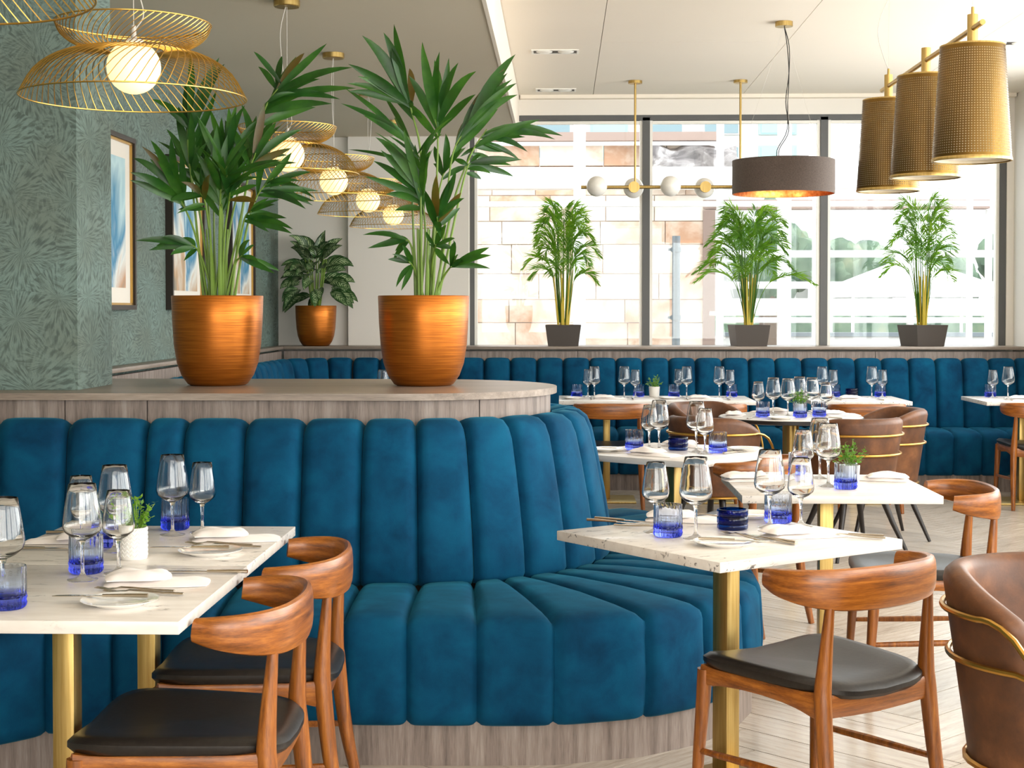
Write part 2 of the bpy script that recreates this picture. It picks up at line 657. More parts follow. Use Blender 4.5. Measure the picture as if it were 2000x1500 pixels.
# herringbone planks, laid at 45 degrees to the window wall
PW, PN = 0.175, 5
PL = PW * PN
plank_mesh = MB().box((0, 0, 0), (PL - 0.005, PW - 0.005, 0.012)).mesh('plank', M['plank'])
ca, sa = math.cos(PI / 4), math.sin(PI / 4)
spots = []
for ix in range(-75, 76):
    for iy in range(-75, 76):
        kk = (ix - iy) % (2 * PN)
        if kk == 0:
            u, w, turn = (ix + PN / 2) * PW, (iy + 0.5) * PW, 0.0
        elif kk == 2 * PN - 1:
            u, w, turn = (ix + 0.5) * PW, (iy + PN / 2) * PW, PI / 2
        else:
            continue
        x, y = u * ca - w * sa, 5.0 + u * sa + w * ca
        if -4.2 < x < 3.5 and -2.6 < y < 12.3:
            spots.append((x, y, turn + PI / 4))

def floor_seen(x, y):
    """open floor between the tables, in front of the window bench"""
    if y < 3.6 or y > 11.9 or x > 0.36 * y + 0.3:
        return False
    if y < 4.9:
        return x > 0.1
    if y < 7.6:
        return x > 0.75
    return x > -0.1

seen = sorted((s for s in spots if floor_seen(s[0], s[1])), key=lambda s: s[1])[:290]
chosen = set(seen)
for x, y, a in seen:
    o = bpy.data.objects.new('plank', plank_mesh)
    COL.objects.link(o)
    o.parent = floor
    o.location = (x, y, -0.006)
    o.rotation_euler = (0, 0, a)
rest = MB()
for s in spots:
    if s not in chosen:
        rest.box((s[0], s[1], -0.006), (PL - 0.005, PW - 0.005, 0.012), s[2])
ro = rest.build('plank_field', M['plank'], floor)
ro['kind'] = 'stuff'

# left wall with leaf-print paper, and the pier standing on the divider
structure('wall_left', MB().box((XL - 0.1, 9.56, 1.63), (0.2, 7.1, 3.26)), M['wallpaper'])
structure('wall_pier', MB().box((-3.2, 5.89, 1.9805), (2.8, 0.44, 1.76)), M['wallpaper'])
structure('wall_booth', MB().box((-4.6, 1.3, 1.6), (0.2, 8.75, 3.2)), M['wallpaper'])

# window wall
wb = MB()
wb.box((-1.6, YB + 0.1, 1.63), (1.66, 0.2, 3.26))
wb.box((1.48, YB + 0.1, 0.53), (4.5, 0.2, 1.06))
wb.box((1.48, YB + 0.1, 3.15), (4.5, 0.2, 0.22))
wb.box((3.76, YB + 0.1, 1.63), (0.06, 0.2, 3.26))
structure('wall_back', wb, M['white_wall'])
structure('trim_1', MB().box((-1.285, YB - 0.03, 1.98), (1.02, 0.06, 1.76)), M['white_wall'])

# side wall with long glazing, rear wall with glazing (both beside or behind the view)
wr = MB()
wr.box((XR + 0.1, 5.0, 0.45), (0.2, 16.2, 0.9)).box((XR + 0.1, 5.0, 3.13), (0.2, 16.2, 0.26))
wr.box((XR + 0.1, 12.45, 1.95), (0.2, 1.3, 2.1))
for y in (8.4, 4.9, 1.4, -2.4):
    wr.box((XR + 0.1, y, 1.95), (0.2, 0.3, 2.1))
structure('wall_right', wr, M['white_wall'])
w2 = structure('window_2', MB().box((XR + 0.1, 10.2, 0.93), (0.12, 3.2, 0.05)), M['win_frame'])
for y0, y1 in ((8.55, 11.8), (5.05, 8.25), (1.55, 4.75), (-2.25, 1.25)):
    MB().box((XR + 0.1, (y0 + y1) / 2, 1.95), (0.012, y1 - y0, 2.1)).build('pane', M['pane'], w2)
    MB().box((XR + 0.1, (y0 + y1) / 2, 1.95), (0.06, 0.05, 2.1)).build('mullion', M['win_frame'], w2)
rw = MB()
rw.box((-3.1, YR - 0.1, 1.6), (3.2, 0.2, 3.2)).box((1.2, YR - 0.1, 0.4), (5.4, 0.2, 0.8)).box((1.2, YR - 0.1, 3.1), (5.4, 0.2, 0.2))
structure('wall_rear', rw, M['white_wall'])
w3 = structure('window_3', MB().box((1.2, YR - 0.1, 0.83), (5.3, 0.12, 0.05)), M['win_frame'])
for x0, x1 in ((-1.5, 0.3), (0.3, 2.1), (2.1, 3.8)):
    MB().box(((x0 + x1) / 2, YR - 0.1, 1.93), (x1 - x0 - 0.06, 0.012, 2.1)).build('pane', M['pane'], w3)
    MB().box((x1, YR - 0.1, 1.93), (0.06, 0.08, 2.1)).build('mullion', M['win_frame'], w3)

# ceiling in panels, lowered soffit over the booths
ceil = structure('ceiling', MB().box((1.7, 5.0, Z_CEIL + 0.06), (4.5, 16.4, 0.08)), M['seam'])
xs = [-0.36, 0.27, 1.52, 2.80, 3.90]
ys = [-3.1, -0.4, 2.3, 5.0, 7.7, 10.4, 13.1]
for i in range(4):
    for j in range(6):
        MB().box(((xs[i] + xs[i + 1]) / 2, (ys[j] + ys[j + 1]) / 2, Z_CEIL + 0.01),
                 (xs[i + 1] - xs[i] - 0.004, ys[j + 1] - ys[j] - (0.004 if i % 2 else 0.0), 0.02)).build('ceiling_panel', M['ceiling'], ceil)
structure('ceiling_soffit', MB().box((-2.52, 5.0, 3.06), (4.3, 16.2, 0.40)), M['soffit'])
structure('trim_2', MB().box((-0.362, 5.0, 3.025), (0.02, 16.1, 0.34)), M['ceiling'])
structure('trim_3', MB().box((1.72, YB - 0.045, 3.185), (4.12, 0.09, 0.03)), M['ceiling'])

# the big window
win = structure('window_1', MB().box((1.48, YB + 0.06, 1.075), (4.5, 0.10, 0.05)), M['win_frame'])
MB().box((1.48, YB + 0.06, 3.02), (4.5, 0.10, 0.05)).build('frame_head', M['win_frame'], win)
for x, w in ((-0.755, 0.05), (0.72, 0.062), (2.213, 0.062), (3.71, 0.07)):
    MB().box((x, YB + 0.06, 2.05), (w, 0.10, 1.94)).build('mullion', M['win_frame'], win)
for x0, x1 in ((-0.73, 0.69), (0.75, 2.18), (2.245, 3.675)):
    MB().box(((x0 + x1) / 2, YB + 0.07, 2.05), (x1 - x0, 0.012, 1.9)).build('pane', M['pane'], win)
    g = MB()
    for xx in (x0 + 0.012, x1 - 0.012):
        g.box((xx, YB + 0.05, 2.05), (0.024, 0.05, 1.92))
    g.box(((x0 + x1) / 2, YB + 0.05, 2.98), (x1 - x0 - 0.05, 0.05, 0.024))
    g.build('glazing_bead', M['downlight_white'], win)

# ledges behind the benches along the window wall and the papered wall
lw = thing('window_ledge', 'grey oak ledge running under the big window, carrying three palms', 'ledge', (0, 0, 0))
MB().box((0.70, 12.775, 1.0875), (6.16, 0.44, 0.025), bev=0.004).build('ledge_top', M['slab'], lw)
for i in range(5):
    MB().box((-2.28 + 1.21 * (i + 0.5), 12.60, 0.53), (1.206, 0.03, 1.06)).build('panel', M['panel'], lw)
ll = thing('wall_ledge', 'grey oak ledge along the leaf-print wall below three pictures', 'ledge', (0, 0, 0))
MB().box((-2.335, 9.60, 1.0875), (0.12, 5.88, 0.025), bev=0.004).build('ledge_top', M['slab_y'], ll)
for i in range(5):
    MB().box((-2.30, 6.67 + 1.17 * (i + 0.5), 0.53), (0.03, 1.166, 1.06)).build('panel', M['panel'], ll)

# ================================================================== ROOM DIVIDER WITH ROUNDED END
CX, CY, CR = -0.60, 6.05, 0.56          # centre of the rounded end, radius of the panelled face

def divider_path(r, x_left, n=28, a0=-90.0, a1=90.0):
    pts = [(x_left, CY - r)] if a0 <= -90 else []
    for i in range(n + 1):
        a = math.radians(lerp(a0, a1, i / n))
        pts.append((CX + r * math.cos(a), CY + r * math.sin(a)))
    if a1 >= 90:
        pts.append((x_left, CY + r))
    return pts

dv = thing('room_divider', 'long grey oak divider with rounded end carrying two large copper pots', 'divider', (0, 0, 0))
MB().prism([(-4.45, CY - CR - 0.025)] + divider_path(CR + 0.025, -2.28)[1:] + [(-2.28, 5.66), (-4.45, 5.66)], 1.075, 1.10).build('divider_top', M['slab'], dv)

def wall_strip(pts, z0, z1, th=0.02):
    m = MB()
    n = len(pts)
    inner = []
    for i, p in enumerate(pts):
        a, b = Vector(pts[max(i - 1, 0)]), Vector(pts[min(i + 1, n - 1)])
        t = (b - a).normalized()
        inner.append((p[0] - t.y * th, p[1] + t.x * th))
    ring = []
    for i in range(n):
        ring += [(*pts[i], z0), (*pts[i], z1), (*inner[i], z1), (*inner[i], z0)]
    m.grid(ring, 4, n, True)
    return m

cuts = [[(-4.4, CY - CR), (-1.792, CY - CR)], [(-1.788, CY - CR), (-1.492, CY - CR)],
        [(-1.488, CY - CR)] + divider_path(CR, 0, 10, -89.9, -57.2), divider_path(CR, 0, 14, -56.8, 30),
        divider_path(CR, 0, 10, 30.4, 89.9) + [(-2.28, CY + CR)]]
for c_ in cuts:
    wall_strip(c_, 0.0, 1.075).build('panel', M['panel'], dv)

# ------------------------------------------------------------------ channel-tufted cushions
SS = [(-0.02, 1.0), (0.0, 0.85), (0.04, 0.42), (0.10, 0.16), (0.2, 0.04), (0.35, 0.0), (0.5, 0.0), (0.65, 0.0), (0.8, 0.04), (0.9, 0.16), (0.96, 0.42), (1.0, 0.85), (1.02, 1.0)]

def back_cushion(parent, b0, n0, b1, n1, depth=0.25, z0=0.44, top=1.015, dip=0.045):
    """upright channel between two seams; b = seam foot on the panel, n = outward direction"""
    d = depth
    prof = [(d * 0.5, z0), (d * 0.92, z0 + 0.002), (d, z0 + 0.03), (d * 0.97, z0 + 0.12), (d * 0.88, z0 + 0.26), (d * 0.77, z0 + 0.40),
            (d * 0.68, top - 0.075), (d * 0.60, top - 0.03), (d * 0.47, top - 0.006), (d * 0.28, top), (d * 0.04, top - 0.012)]
    b0, n0, b1, n1 = Vector(b0), Vector(n0), Vector(b1), Vector(n1)
    pts = []
    nz = len(prof)
    for j, (o, z) in enumerate(prof):
        up = max(0.0, (z - (top - 0.09)) / 0.09)
        for s, e in SS:
            oo = max(0.004, o - dip * e * (1.0 if j < nz - 1 else 0))
            s2 = 0.5 + (s - 0.5) * 0.955
            p = (b0 + n0 * oo).lerp(b1 + n1 * oo, s2)
            pts.append((p.x, p.y, z - 0.03 * e * up))
    return MB().grid(pts, len(SS), nz).build('back_cushion', M['velvet'], parent, 70)

def seat_cushion(parent, i0, f0, i1, f1, top=0.468, bottom=0.125):
    i0, f0, i1, f1 = Vector(i0), Vector(f0), Vector(i1), Vector(f1)
    L = ((f0 - i0).length + (f1 - i1).length) / 2
    prof = [(-0.02, top - 0.04, 0), (0.0, top - 0.008, 0), (0.2 * L, top, 0), (0.5 * L, top + 0.004, 0), (0.8 * L, top, 0), (L - 0.06, top - 0.006, 0.1),
            (L - 0.022, top - 0.02, 0.4), (L - 0.004, top - 0.05, 0.8), (L, top - 0.1, 1), (L + 0.006, top - 0.2, 1), (L, bottom + 0.05, 1), (L - 0.008, bottom + 0.012, 1), (L - 0.03, bottom, 1), (L - 0.12, bottom, 0)]
    pts = []
    for o, z, w in prof:
        for s, e in SS:
            s2 = 0.5 + (s - 0.5) * 0.965
            t = (o - 0.032 * e * w) / L
            p = i0.lerp(f0, t).lerp(i1.lerp(f1, t), s2)
            pts.append((p.x, p.y, z - 0.032 * e * (1 - w)))
    return MB().grid(pts, len(SS), len(prof)).build('seat_cushion', M['velvet'], parent, 70)

# peninsula bench wrapped round the divider
ben = thing('banquette_bench', 'teal blue velvet channel-tufted bench wrapping the rounded end of the divider', 'banquette', (0, 0, 0))
seams = []
lefts = [(-2.62, (0.62, -0.78)), (-2.32, (0.50, -0.87)), (-2.03, (0.32, -0.95)), (-1.755, (0.10, -0.995)), (-1.46, (0.02, -1)), (-1.325, (0, -1)), (-1.11, (0, -1)), (-0.905, (0, -1)), (-0.695, (0, -1))]
for x, nrm in lefts:
    seams.append(((x, CY - CR), nrm))
for i in range(12):
    a = math.radians(-82 + 164 * i / 11)
    seams.append(((CX + CR * math.cos(a), CY + CR * math.sin(a)), (math.cos(a), math.sin(a))))
for x in (-0.695, -0.905, -1.115, -1.325, -1.535, -1.745):
    seams.append(((x, CY + CR), (0, 1)))
for (p0, q0), (p1, q1) in zip(seams[:-1], seams[1:]):
    back_cushion(ben, p0, q0, p1, q1)

# outer edge of the seat: straight, a quarter turn, the end, and back again
OX, OY1, OY2, ORAD, XE, YF = -0.14, 5.50, 6.60, 0.86, 0.72, 4.64
def outer(s):
    q = ORAD * PI / 2
    if s < 0.33:
        return (-0.47 + s, YF)
    s -= 0.33
    if s < q:
        a = s / ORAD
        return (OX + ORAD * math.sin(a), OY1 - ORAD * math.cos(a))
    s -= q
    return (XE, OY1 + s)
S_MID = 0.33 + ORAD * PI / 2 + 0.55
RI = CR + 0.24
half = [(-82, 0.0), (-68, 0.217), (-60, 0.46), (-52.5, 0.77)] + [(-52.5 + 52.5 * i / 6, lerp(0.77, S_MID, i / 6)) for i in range(1, 7)]
arc = []
for a, s in half:
    a = math.radians(a)
    arc.append(((CX + RI * math.cos(a), CY + RI * math.sin(a)), outer(s)))
arc += [((p[0], 2 * CY - p[1]), (q[0], 2 * CY - q[1])) for p, q in reversed(arc[:-1])]
yi = CY - RI
front = [((-2.35, yi - 0.20), (-1.92, 4.06)), ((-2.1, yi - 0.1), (-1.74, 4.28)), ((-1.86, yi - 0.02), (-1.53, 4.50)), ((-1.62, yi), (-1.36, 4.61)),
         ((-1.46, yi), (-1.28, YF)), ((-1.325, yi), (-1.22, YF)), ((-1.11, yi), (-1.06, YF)), ((-0.905, yi), (-0.865, YF)), ((-0.69, yi), (-0.665, YF))]
back_ = [((x, 2 * CY - yi), (x, 2 * CY - YF)) for x in (-0.69, -0.905, -1.115, -1.325, -1.535, -1.745)]
allseat = front + arc + back_
for (p0, q0), (p1, q1) in zip(allseat[:-1], allseat[1:]):
    seat_cushion(ben, p0, q0, p1, q1)
pl = [(p[0] + (q[0] - p[0]) * 0.94, p[1] + (q[1] - p[1]) * 0.94) for p, q in allseat]
fine_pl = []
for k_ in range(len(pl) - 1):
    for t in (0, 0.5):
        fine_pl.append((lerp(pl[k_][0], pl[k_ + 1][0], t), lerp(pl[k_][1], pl[k_ + 1][1], t)))
wall_strip(fine_pl + [pl[-1]], 0.0, 0.14, 0.03).build('plinth', M['panel'], ben)

# bench along the window wall and papered wall
wbn = thing('banquette_bench', 'teal blue velvet channel-tufted bench under the window ledge', 'banquette', (0, 0, 0))
PB = 12.585
STEP = 0.2145
x0 = 0.0205 - STEP * 8
xsb = [x0 + STEP * i for i in range(0, 26)] + [3.775]
for a, b in zip(xsb[:-1], xsb[1:]):
    back_cushion(wbn, (a, PB), (0, -1), (b, PB), (0, -1), 0.2, 0.44, 1.01)
    seat_cushion(wbn, (a, PB - 0.19), (a, 11.86), (b, PB - 0.19), (b, 11.86))
MB().box(((xsb[0] + xsb[-1]) / 2, 11.93, 0.065), (xsb[-1] - xsb[0], 0.05, 0.13)).build('plinth', M['panel'], wbn)
lbn = thing('banquette_bench', 'teal blue velvet tufted bench turning the corner below the pictures', 'banquette', (0, 0, 0))
PX = -2.283
ysb = [7.60 + 0.2145 * i for i in range(21)]
ls = [((PX, y), (1, 0)) for y in ysb if y < 12.02]
cc, cr_ = (PX + 0.58, PB - 0.58), 0.58
for i in range(1, 5):
    a = math.radians(180 - 90 * i / 4)
    ls.append(((cc[0] + cr_ * math.cos(a), cc[1] + cr_ * math.sin(a)), (-math.cos(a), -math.sin(a))))
for (p0, q0), (p1, q1) in zip(ls[:-1], ls[1:]):
    back_cushion(lbn, p0, q0, p1, q1, 0.2, 0.44, 1.01)
for a, b in zip(ysb[:-1], ysb[1:]):
    if b < 11.8:
        seat_cushion(lbn, (PX + 0.19, b), (PX + 0.72, b), (PX + 0.19, a), (PX + 0.72, a))
MB().box((PX + 0.62, 9.68, 0.065), (0.05, 4.1, 0.13)).build('plinth', M['panel'], lbn)
# ================================================================== TABLES
TZ = 0.75
def make_square_table(w=0.70):
    t = thing('dining_table', 'marble-topped table', 'table')
    MB().box((0, 0, TZ - 0.014), (w, w, 0.028), bev=0.002).build('table_top', M['marble'], t)
    MB().box((0, 0, 0.367), (0.05, 0.06, 0.71), bev=0.002).build('post', M['brass'], t)
    MB().box((0, 0, 0.006), (0.42, 0.42, 0.012), bev=0.002).build('base_plate', M['brass'], t)
    MB().box((0, 0, 0.7165), (0.3, 0.3, 0.01)).build('mounting_plate', M['black_wood'], t)
    return t

sq = Kind(make_square_table())
TA = (-1.145, 3.515); TB = (-1.145, 4.222); TC = (0.479, 4.44); TD = (0.985, 5.735); TE = (0.516, 7.04)
TF = (0.338, 11.29); TG = (1.040, 11.29); TH = (2.14, 11.29); TI = (3.36, 11.29); TJ = (-1.15, 10.75)
sq.put((*TA, 0), 0.0, 'white marble table pushed against the herb-pot table, away from the bench')
sq.put((*TB, 0), PI, 'white marble table with patterned herb pot beside the velvet bench')
sq.put((*TC, 0), math.radians(37), 'white marble table set diagonally with short cobalt candle glass and horn-back chair')
sq.put((*TD, 0), 0.0, 'free-standing white marble table with fluted herb pot and folded napkins')
sq.put((*TE, 0), math.radians(-38), 'white marble table turned corner-on beyond the rounded bench end')
GT = 'marble tables along the window bench'
LT = 'white marble table of the joined pair with a plain herb pot at the window bench'
sq.put((*TF, 0), 0.0, LT, GT)
sq.put((*TG, 0), PI, LT, GT)
sq.put((*TH, 0), PI / 2, 'single white marble table with a candle glass at the window bench')
sq.put((*TI, 0), 0.0, 'white marble table at the window bench with a brown chair showing its side')
sq.put((*TJ, 0), PI / 2, 'white marble table behind the two copper pots by the corner bench')

RT = (1.41, 9.45)
rt = thing('round_table', 'round white-topped table with black edge on a brass column', 'table', (*RT, 0))
MB().lathe([(0.0, TZ), (0.40, TZ), (0.432, TZ - 0.002), (0.434, TZ - 0.004)], 48).build('table_top', M['marble'], rt)
MB().lathe([(0.434, TZ - 0.004), (0.44, TZ - 0.006), (0.44, TZ - 0.024), (0.42, TZ - 0.030), (0.0, TZ - 0.030)], 48).build('table_edge', M['black_wood'], rt)
MB().lathe([(0.05, TZ - 0.03), (0.048, 0.03), (0.06, 0.014)], 24).build('column', M['brass'], rt)
MB().lathe([(0.06, 0.014), (0.27, 0.011), (0.275, 0.0), (0.0, 0.0)], 36).build('base_plate', M['brass'], rt)

# ================================================================== HORN-BACK CHAIR
def make_horn_chair():
    t = thing('dining_chair', 'brown wooden chair', 'chair')
    # seat pad
    rings, nn = [(0.0, 0.0), (0.35, 0.0), (0.65, -0.001), (0.85, -0.003), (0.95, -0.009), (1.0, -0.022), (1.0, -0.034), (0.96, -0.044), (0.5, -0.046)], 40
    pts = []
    for s, dz in rings:
        for i in range(nn):
            a = 2 * PI * i / nn
            ca_, sa_ = math.cos(a), math.sin(a)
            ux = math.copysign(abs(ca_) ** (2 / 4.6), ca_)
            uy = math.copysign(abs(sa_) ** (2 / 4.6), sa_)
            y = 0.245 * uy * s - 0.005
            hw = lerp(0.205, 0.255, (uy * s + 1) / 2)
            x = hw * ux * s
            pts.append((x, y, 0.452 + dz + 0.030 * (x / 0.24) ** 2 + 0.012 * max(0, uy * s - 0.5)))
    MB().grid(pts, nn, len(rings), True).build('seat', M['black_leather'], t)
    # crest rail
    half_ = [(-0.246, -0.072), (-0.254, -0.12), (-0.242, -0.175), (-0.202, -0.222), (-0.13, -0.252), (0, -0.265)]
    full = half_ + [(-x, y) for x, y in reversed(half_[:-1])]
    path = spline([(x, y, 0) for x, y in full], 4)
    m = len(path)
    hw, hh, pp = [], [], []
    for i, p in enumerate(path):
        u = abs(i / (m - 1) * 2 - 1)
        hh.append(lerp(0.056, 0.026, u ** 1.8))
        hw.append(lerp(0.0135, 0.019, u))
        pp.append((p.x, p.y, lerp(0.696, 0.714, u ** 1.5)))
    MB().sweep(pp, hw, hh, 14, 2.7).build('crest_rail', M['walnut_rail'], t)
    for s in (-1, 1):
        MB().tube(spline([(s * 0.213, -0.285, 0), (s * 0.205, -0.242, 0.2), (s * 0.198, -0.219, 0.40), (s * 0.194, -0.216, 0.47), (s * 0.186, -0.229, 0.66)], 4),
                  [0.0135, 0.015, 0.0165, 0.018, 0.0195, 0.0205, 0.0215, 0.0225, 0.023, 0.023, 0.0228, 0.0225, 0.0215, 0.0195, 0.017, 0.0145, 0.012], 12).build('leg', M['walnut'], t)
        MB().tube([(s * 0.232, 0.222, 0), (s * 0.226, 0.21, 0.2), (s * 0.220, 0.2, 0.34), (s * 0.218, 0.196, 0.425)], [0.0125, 0.017, 0.0205, 0.021], 12).build('leg', M['walnut'], t)
        MB().sweep(spline([(s * 0.219, 0.20, 0.408), (s * 0.212, 0.05, 0.414), (s * 0.205, -0.09, 0.412), (s * 0.199, -0.215, 0.402)], 4),
                   0.0115, [0.030, 0.024, 0.021, 0.020, 0.019, 0.019, 0.019, 0.020, 0.021, 0.023, 0.026, 0.031, 0.036], 8, 5).build('side_rail', M['walnut_rail'], t)
        MB().tube([(s * 0.228, 0.215, 0.20), (s * 0.220, 0.0, 0.207), (s * 0.208, -0.235, 0.215)], [0.0085, 0.0115, 0.0085], 8).build('stretcher', M['walnut'], t)
    for y, w in ((0.2, 0.218), (-0.218, 0.196)):
        MB().sweep([(-w, y, 0.405), (-w * 0.5, y, 0.392), (0, y, 0.387), (w * 0.5, y, 0.392), (w, y, 0.405)], 0.0105, [0.032, 0.024, 0.022, 0.024, 0.032], 8, 5).build('seat_rail', M['walnut_rail'], t)
    return t

hc = Kind(make_horn_chair())
A = math.radians
# heading 0 faces the window; positive turns towards the papered wall
hc.put((-0.855, 3.50, 0), A(90), 'brown horn-back chair with black seat at the joined booth tables, away from the bench')
hc.put((-0.845, 4.14, 0), A(93), 'brown horn-back chair with black seat at the booth table by the bench')
hc.put((0.685, 4.145, 0), A(37), 'brown horn-back chair with black seat at the diagonal marble table')
hc.put((1.33, 5.73, 0), A(88), 'brown horn-back chair with black seat drawn up to the free-standing table')
hc.put((0.765, 6.875, 0), A(52), 'brown horn-back chair with black seat tucked under the corner-on table')
GC = 'horn-back chairs at the joined window tables'
hc.put((0.357, 10.87, 0), 0.0, 'brown horn-back chair pushed in at the joined window tables, past the bench end', GC)
hc.put((1.03, 10.87, 0), 0.0, 'brown horn-back chair at the joined window tables, half hidden by tub chairs', GC)
hc.put((2.13, 10.87, 0), 0.0, 'brown horn-back chair pushed in at the single window table')
hc.put((3.38, 11.03, 0), A(-4), 'brown horn-back chair standing at the window table beside bare floor')

# ================================================================== TUB CHAIR
def make_tub_chair():
    t = thing('tub_chair', 'tan leather tub chair', 'chair')
    na = 33
    def edge_top(ph):
        u = abs(ph) / 1.0
        return 0.795 - 0.10 * max(0.0, (u - 0.45) / 0.55) ** 1.6
    pts = []
    npf = 0
    for i in range(na):
        ph = lerp(-1, 1, i / (na - 1))
        an = ph * A(108)
        top = edge_top(ph)
        def rad(z):
            return lerp(0.222, 0.282, min(1, max(0, (z - 0.34) / 0.42)))
        squash = 1.0
        pf = []
        for z in (0.34, 0.36, 0.45, 0.55, 0.65):
            zz = lerp(0.34, top - 0.035, (z - 0.34) / 0.31)
            pf.append((rad(zz), zz))
        rt_ = rad(top)
        pf += [(rt_ - 0.004, top - 0.016), (rt_ - 0.018, top - 0.003), (rt_ - 0.034, top), (rt_ - 0.05, top - 0.006), (rt_ - 0.06, top - 0.025)]
        for z in (0.62, 0.5, 0.40):
            zz = lerp(0.40, top - 0.05, (z - 0.40) / 0.25)
            pf.append((rad(zz) - 0.058, zz))
        npf = len(pf)
        e = 1.0
        if i in (0, na - 1):
            cm = (sum(p[0] for p in pf) / npf, sum(p[1] for p in pf) / npf)
            pf = [(lerp(p[0], cm[0], 0.5), lerp(p[1], cm[1], 0.06)) for p in pf]
        for r, z in pf:
            pts.append((r * math.sin(an), -r * math.cos(an) * 1.02, z))
    sh = MB().grid(pts, npf, na)
    for base in (0, (na - 1) * npf):
        sh.f.append(tuple(base + q for q in range(npf)))
    sh.build('shell', M['tan_leather'], t, 60)
    MB().lathe([(0.0, 0.475), (0.15, 0.473), (0.205, 0.462), (0.222, 0.44), (0.224, 0.40), (0.218, 0.352), (0.0, 0.352)], 32, (0, 0.035, 0)).build('seat', M['tan_leather'], t)
    def ring(z, r, a_):
        return [(r * math.sin(A(q)), -r * 1.02 * math.cos(A(q)), z) for q in a_]
    up = ring(0.70, 0.283, range(-92, 93, 8))
    l_ = [(-0.225, 0.215, 0.352), (-0.262, 0.205, 0.46), (-0.285, 0.16, 0.58), (-0.292, 0.085, 0.672)]
    r_ = [(-x, y, z) for x, y, z in reversed(l_)]
    MB().tube(spline(l_ + up + r_, 2), 0.0075, 8).build('upper_band', M['gold_tube'], t)
    low = ring(0.59, 0.27, range(-104, 105, 8))
    low = [(-0.272, 0.13, 0.585)] + low + [(0.272, 0.13, 0.585)]
    MB().tube(low, 0.0075, 8).build('lower_band', M['gold_tube'], t)
    MB().tube(ring(0.342, 0.229, range(0, 361, 12)), 0.008, 6).build('base_ring', M['gold_tube'], t)
    for sx in (-1, 1):
        for sy in (-1, 1):
            MB().tube([(sx * 0.235, sy * 0.235 , 0), (sx * 0.165, sy * 0.165, 0.2), (sx * 0.12, sy * 0.12, 0.35)], [0.010, 0.016, 0.021], 10).build('leg', M['black_wood'], t)
    return t

tc = Kind(make_tub_chair())
def face(p, q):
    return math.atan2(-(q[0] - p[0]), q[1] - p[1])
tc.put((1.19, 3.62, 0), A(-146), 'tan leather tub chair with gold bands beside the diagonal table chair')
for p, lb in (((1.965, 9.52), 'tan leather tub chair at the round table, its inside showing by bare bench'),
              ((1.66, 8.80), 'tan leather tub chair with its banded back turned, behind the fluted herb pot'),
              ((0.90, 8.86), 'tan leather tub chair at the round table behind the corner-on table glasses'),
              ((0.98, 9.98), 'tan leather tub chair at the round table facing out from the joined window tables')):
    tc.put((*p, 0), face(p, RT), lb)

# ================================================================== TABLEWARE MODELS
def stem_glass(scale, bw, hgt):
    """bowl radius bw, overall height hgt"""
    h = hgt
    pr = [(0.036, 0.0), (0.0365, 0.0015), (0.025, 0.004), (0.010, 0.009), (0.0048, 0.018), (0.0040, h * 0.22), (0.0046, h * 0.36), (0.0085, h * 0.412),
          (bw * 0.60, h * 0.452), (bw * 0.92, h * 0.508), (bw, h * 0.558), (bw * 0.985, h * 0.62), (bw * 0.89, h * 0.77), (bw * 0.775, h * 0.90), (bw * 0.68, h),
          (bw * 0.68 - 0.0012, h), (bw * 0.775 - 0.0014, h * 0.90), (bw * 0.89 - 0.0016, h * 0.77), (bw * 0.985 - 0.0018, h * 0.622), (bw - 0.002, h * 0.562), (bw * 0.90 - 0.001, h * 0.518), (bw * 0.55, h * 0.466), (0.0, h * 0.44)]
    return MB().lathe(pr, 32)

wl = tag(stem_glass(1, 0.047, 0.232).build('wine_glass', M['glass'], None, 80), 'wine glass', 'wine glass')
ws = tag(stem_glass(1, 0.040, 0.205).build('wine_glass', M['glass'], None, 80), 'wine glass', 'wine glass')
tp = [(0.0, 0.0), (0.034, 0.0), (0.039, 0.004), (0.0415, 0.012), (0.0395, 0.018), (0.0418, 0.025), (0.040, 0.033), (0.0405, 0.042), (0.0405, 0.07), (0.041, 0.093), (0.0386, 0.093), (0.0378, 0.06), (0.0372, 0.034), (0.033, 0.026), (0.018, 0.023), (0.0, 0.023)]
tum = tag(MB().lathe(tp, 72, ribs=18, amp=0.0013, rib_range=(0.004, 0.09)).build('tumbler', M['tumbler'], None, 80), 'tumbler', 'tumbler')
vp = [(0.0, 0.0), (0.040, 0.0), (0.0445, 0.003), (0.0450, 0.014), (0.0425, 0.017), (0.0455, 0.020), (0.0455, 0.036), (0.0428, 0.039), (0.0455, 0.042), (0.0450, 0.058), (0.044, 0.060), (0.040, 0.060), (0.040, 0.014), (0.0, 0.014)]
vot = tag(MB().lathe(vp, 48, ribs=16, amp=0.0012, rib_range=(0.002, 0.059)).build('candle_glass', M['votive'], None, 80), 'candle', 'candle holder')
pp_ = [(0.0, 0.003), (0.048, 0.003), (0.05, 0.0), (0.053, 0.0), (0.056, 0.004), (0.084, 0.0125), (0.0855, 0.0145), (0.083, 0.0145), (0.058, 0.008), (0.05, 0.0065), (0.0, 0.0065)]
plate = tag(MB().lathe(pp_, 40).build('side_plate', M['china'], None, 60), 'plate', 'plate')

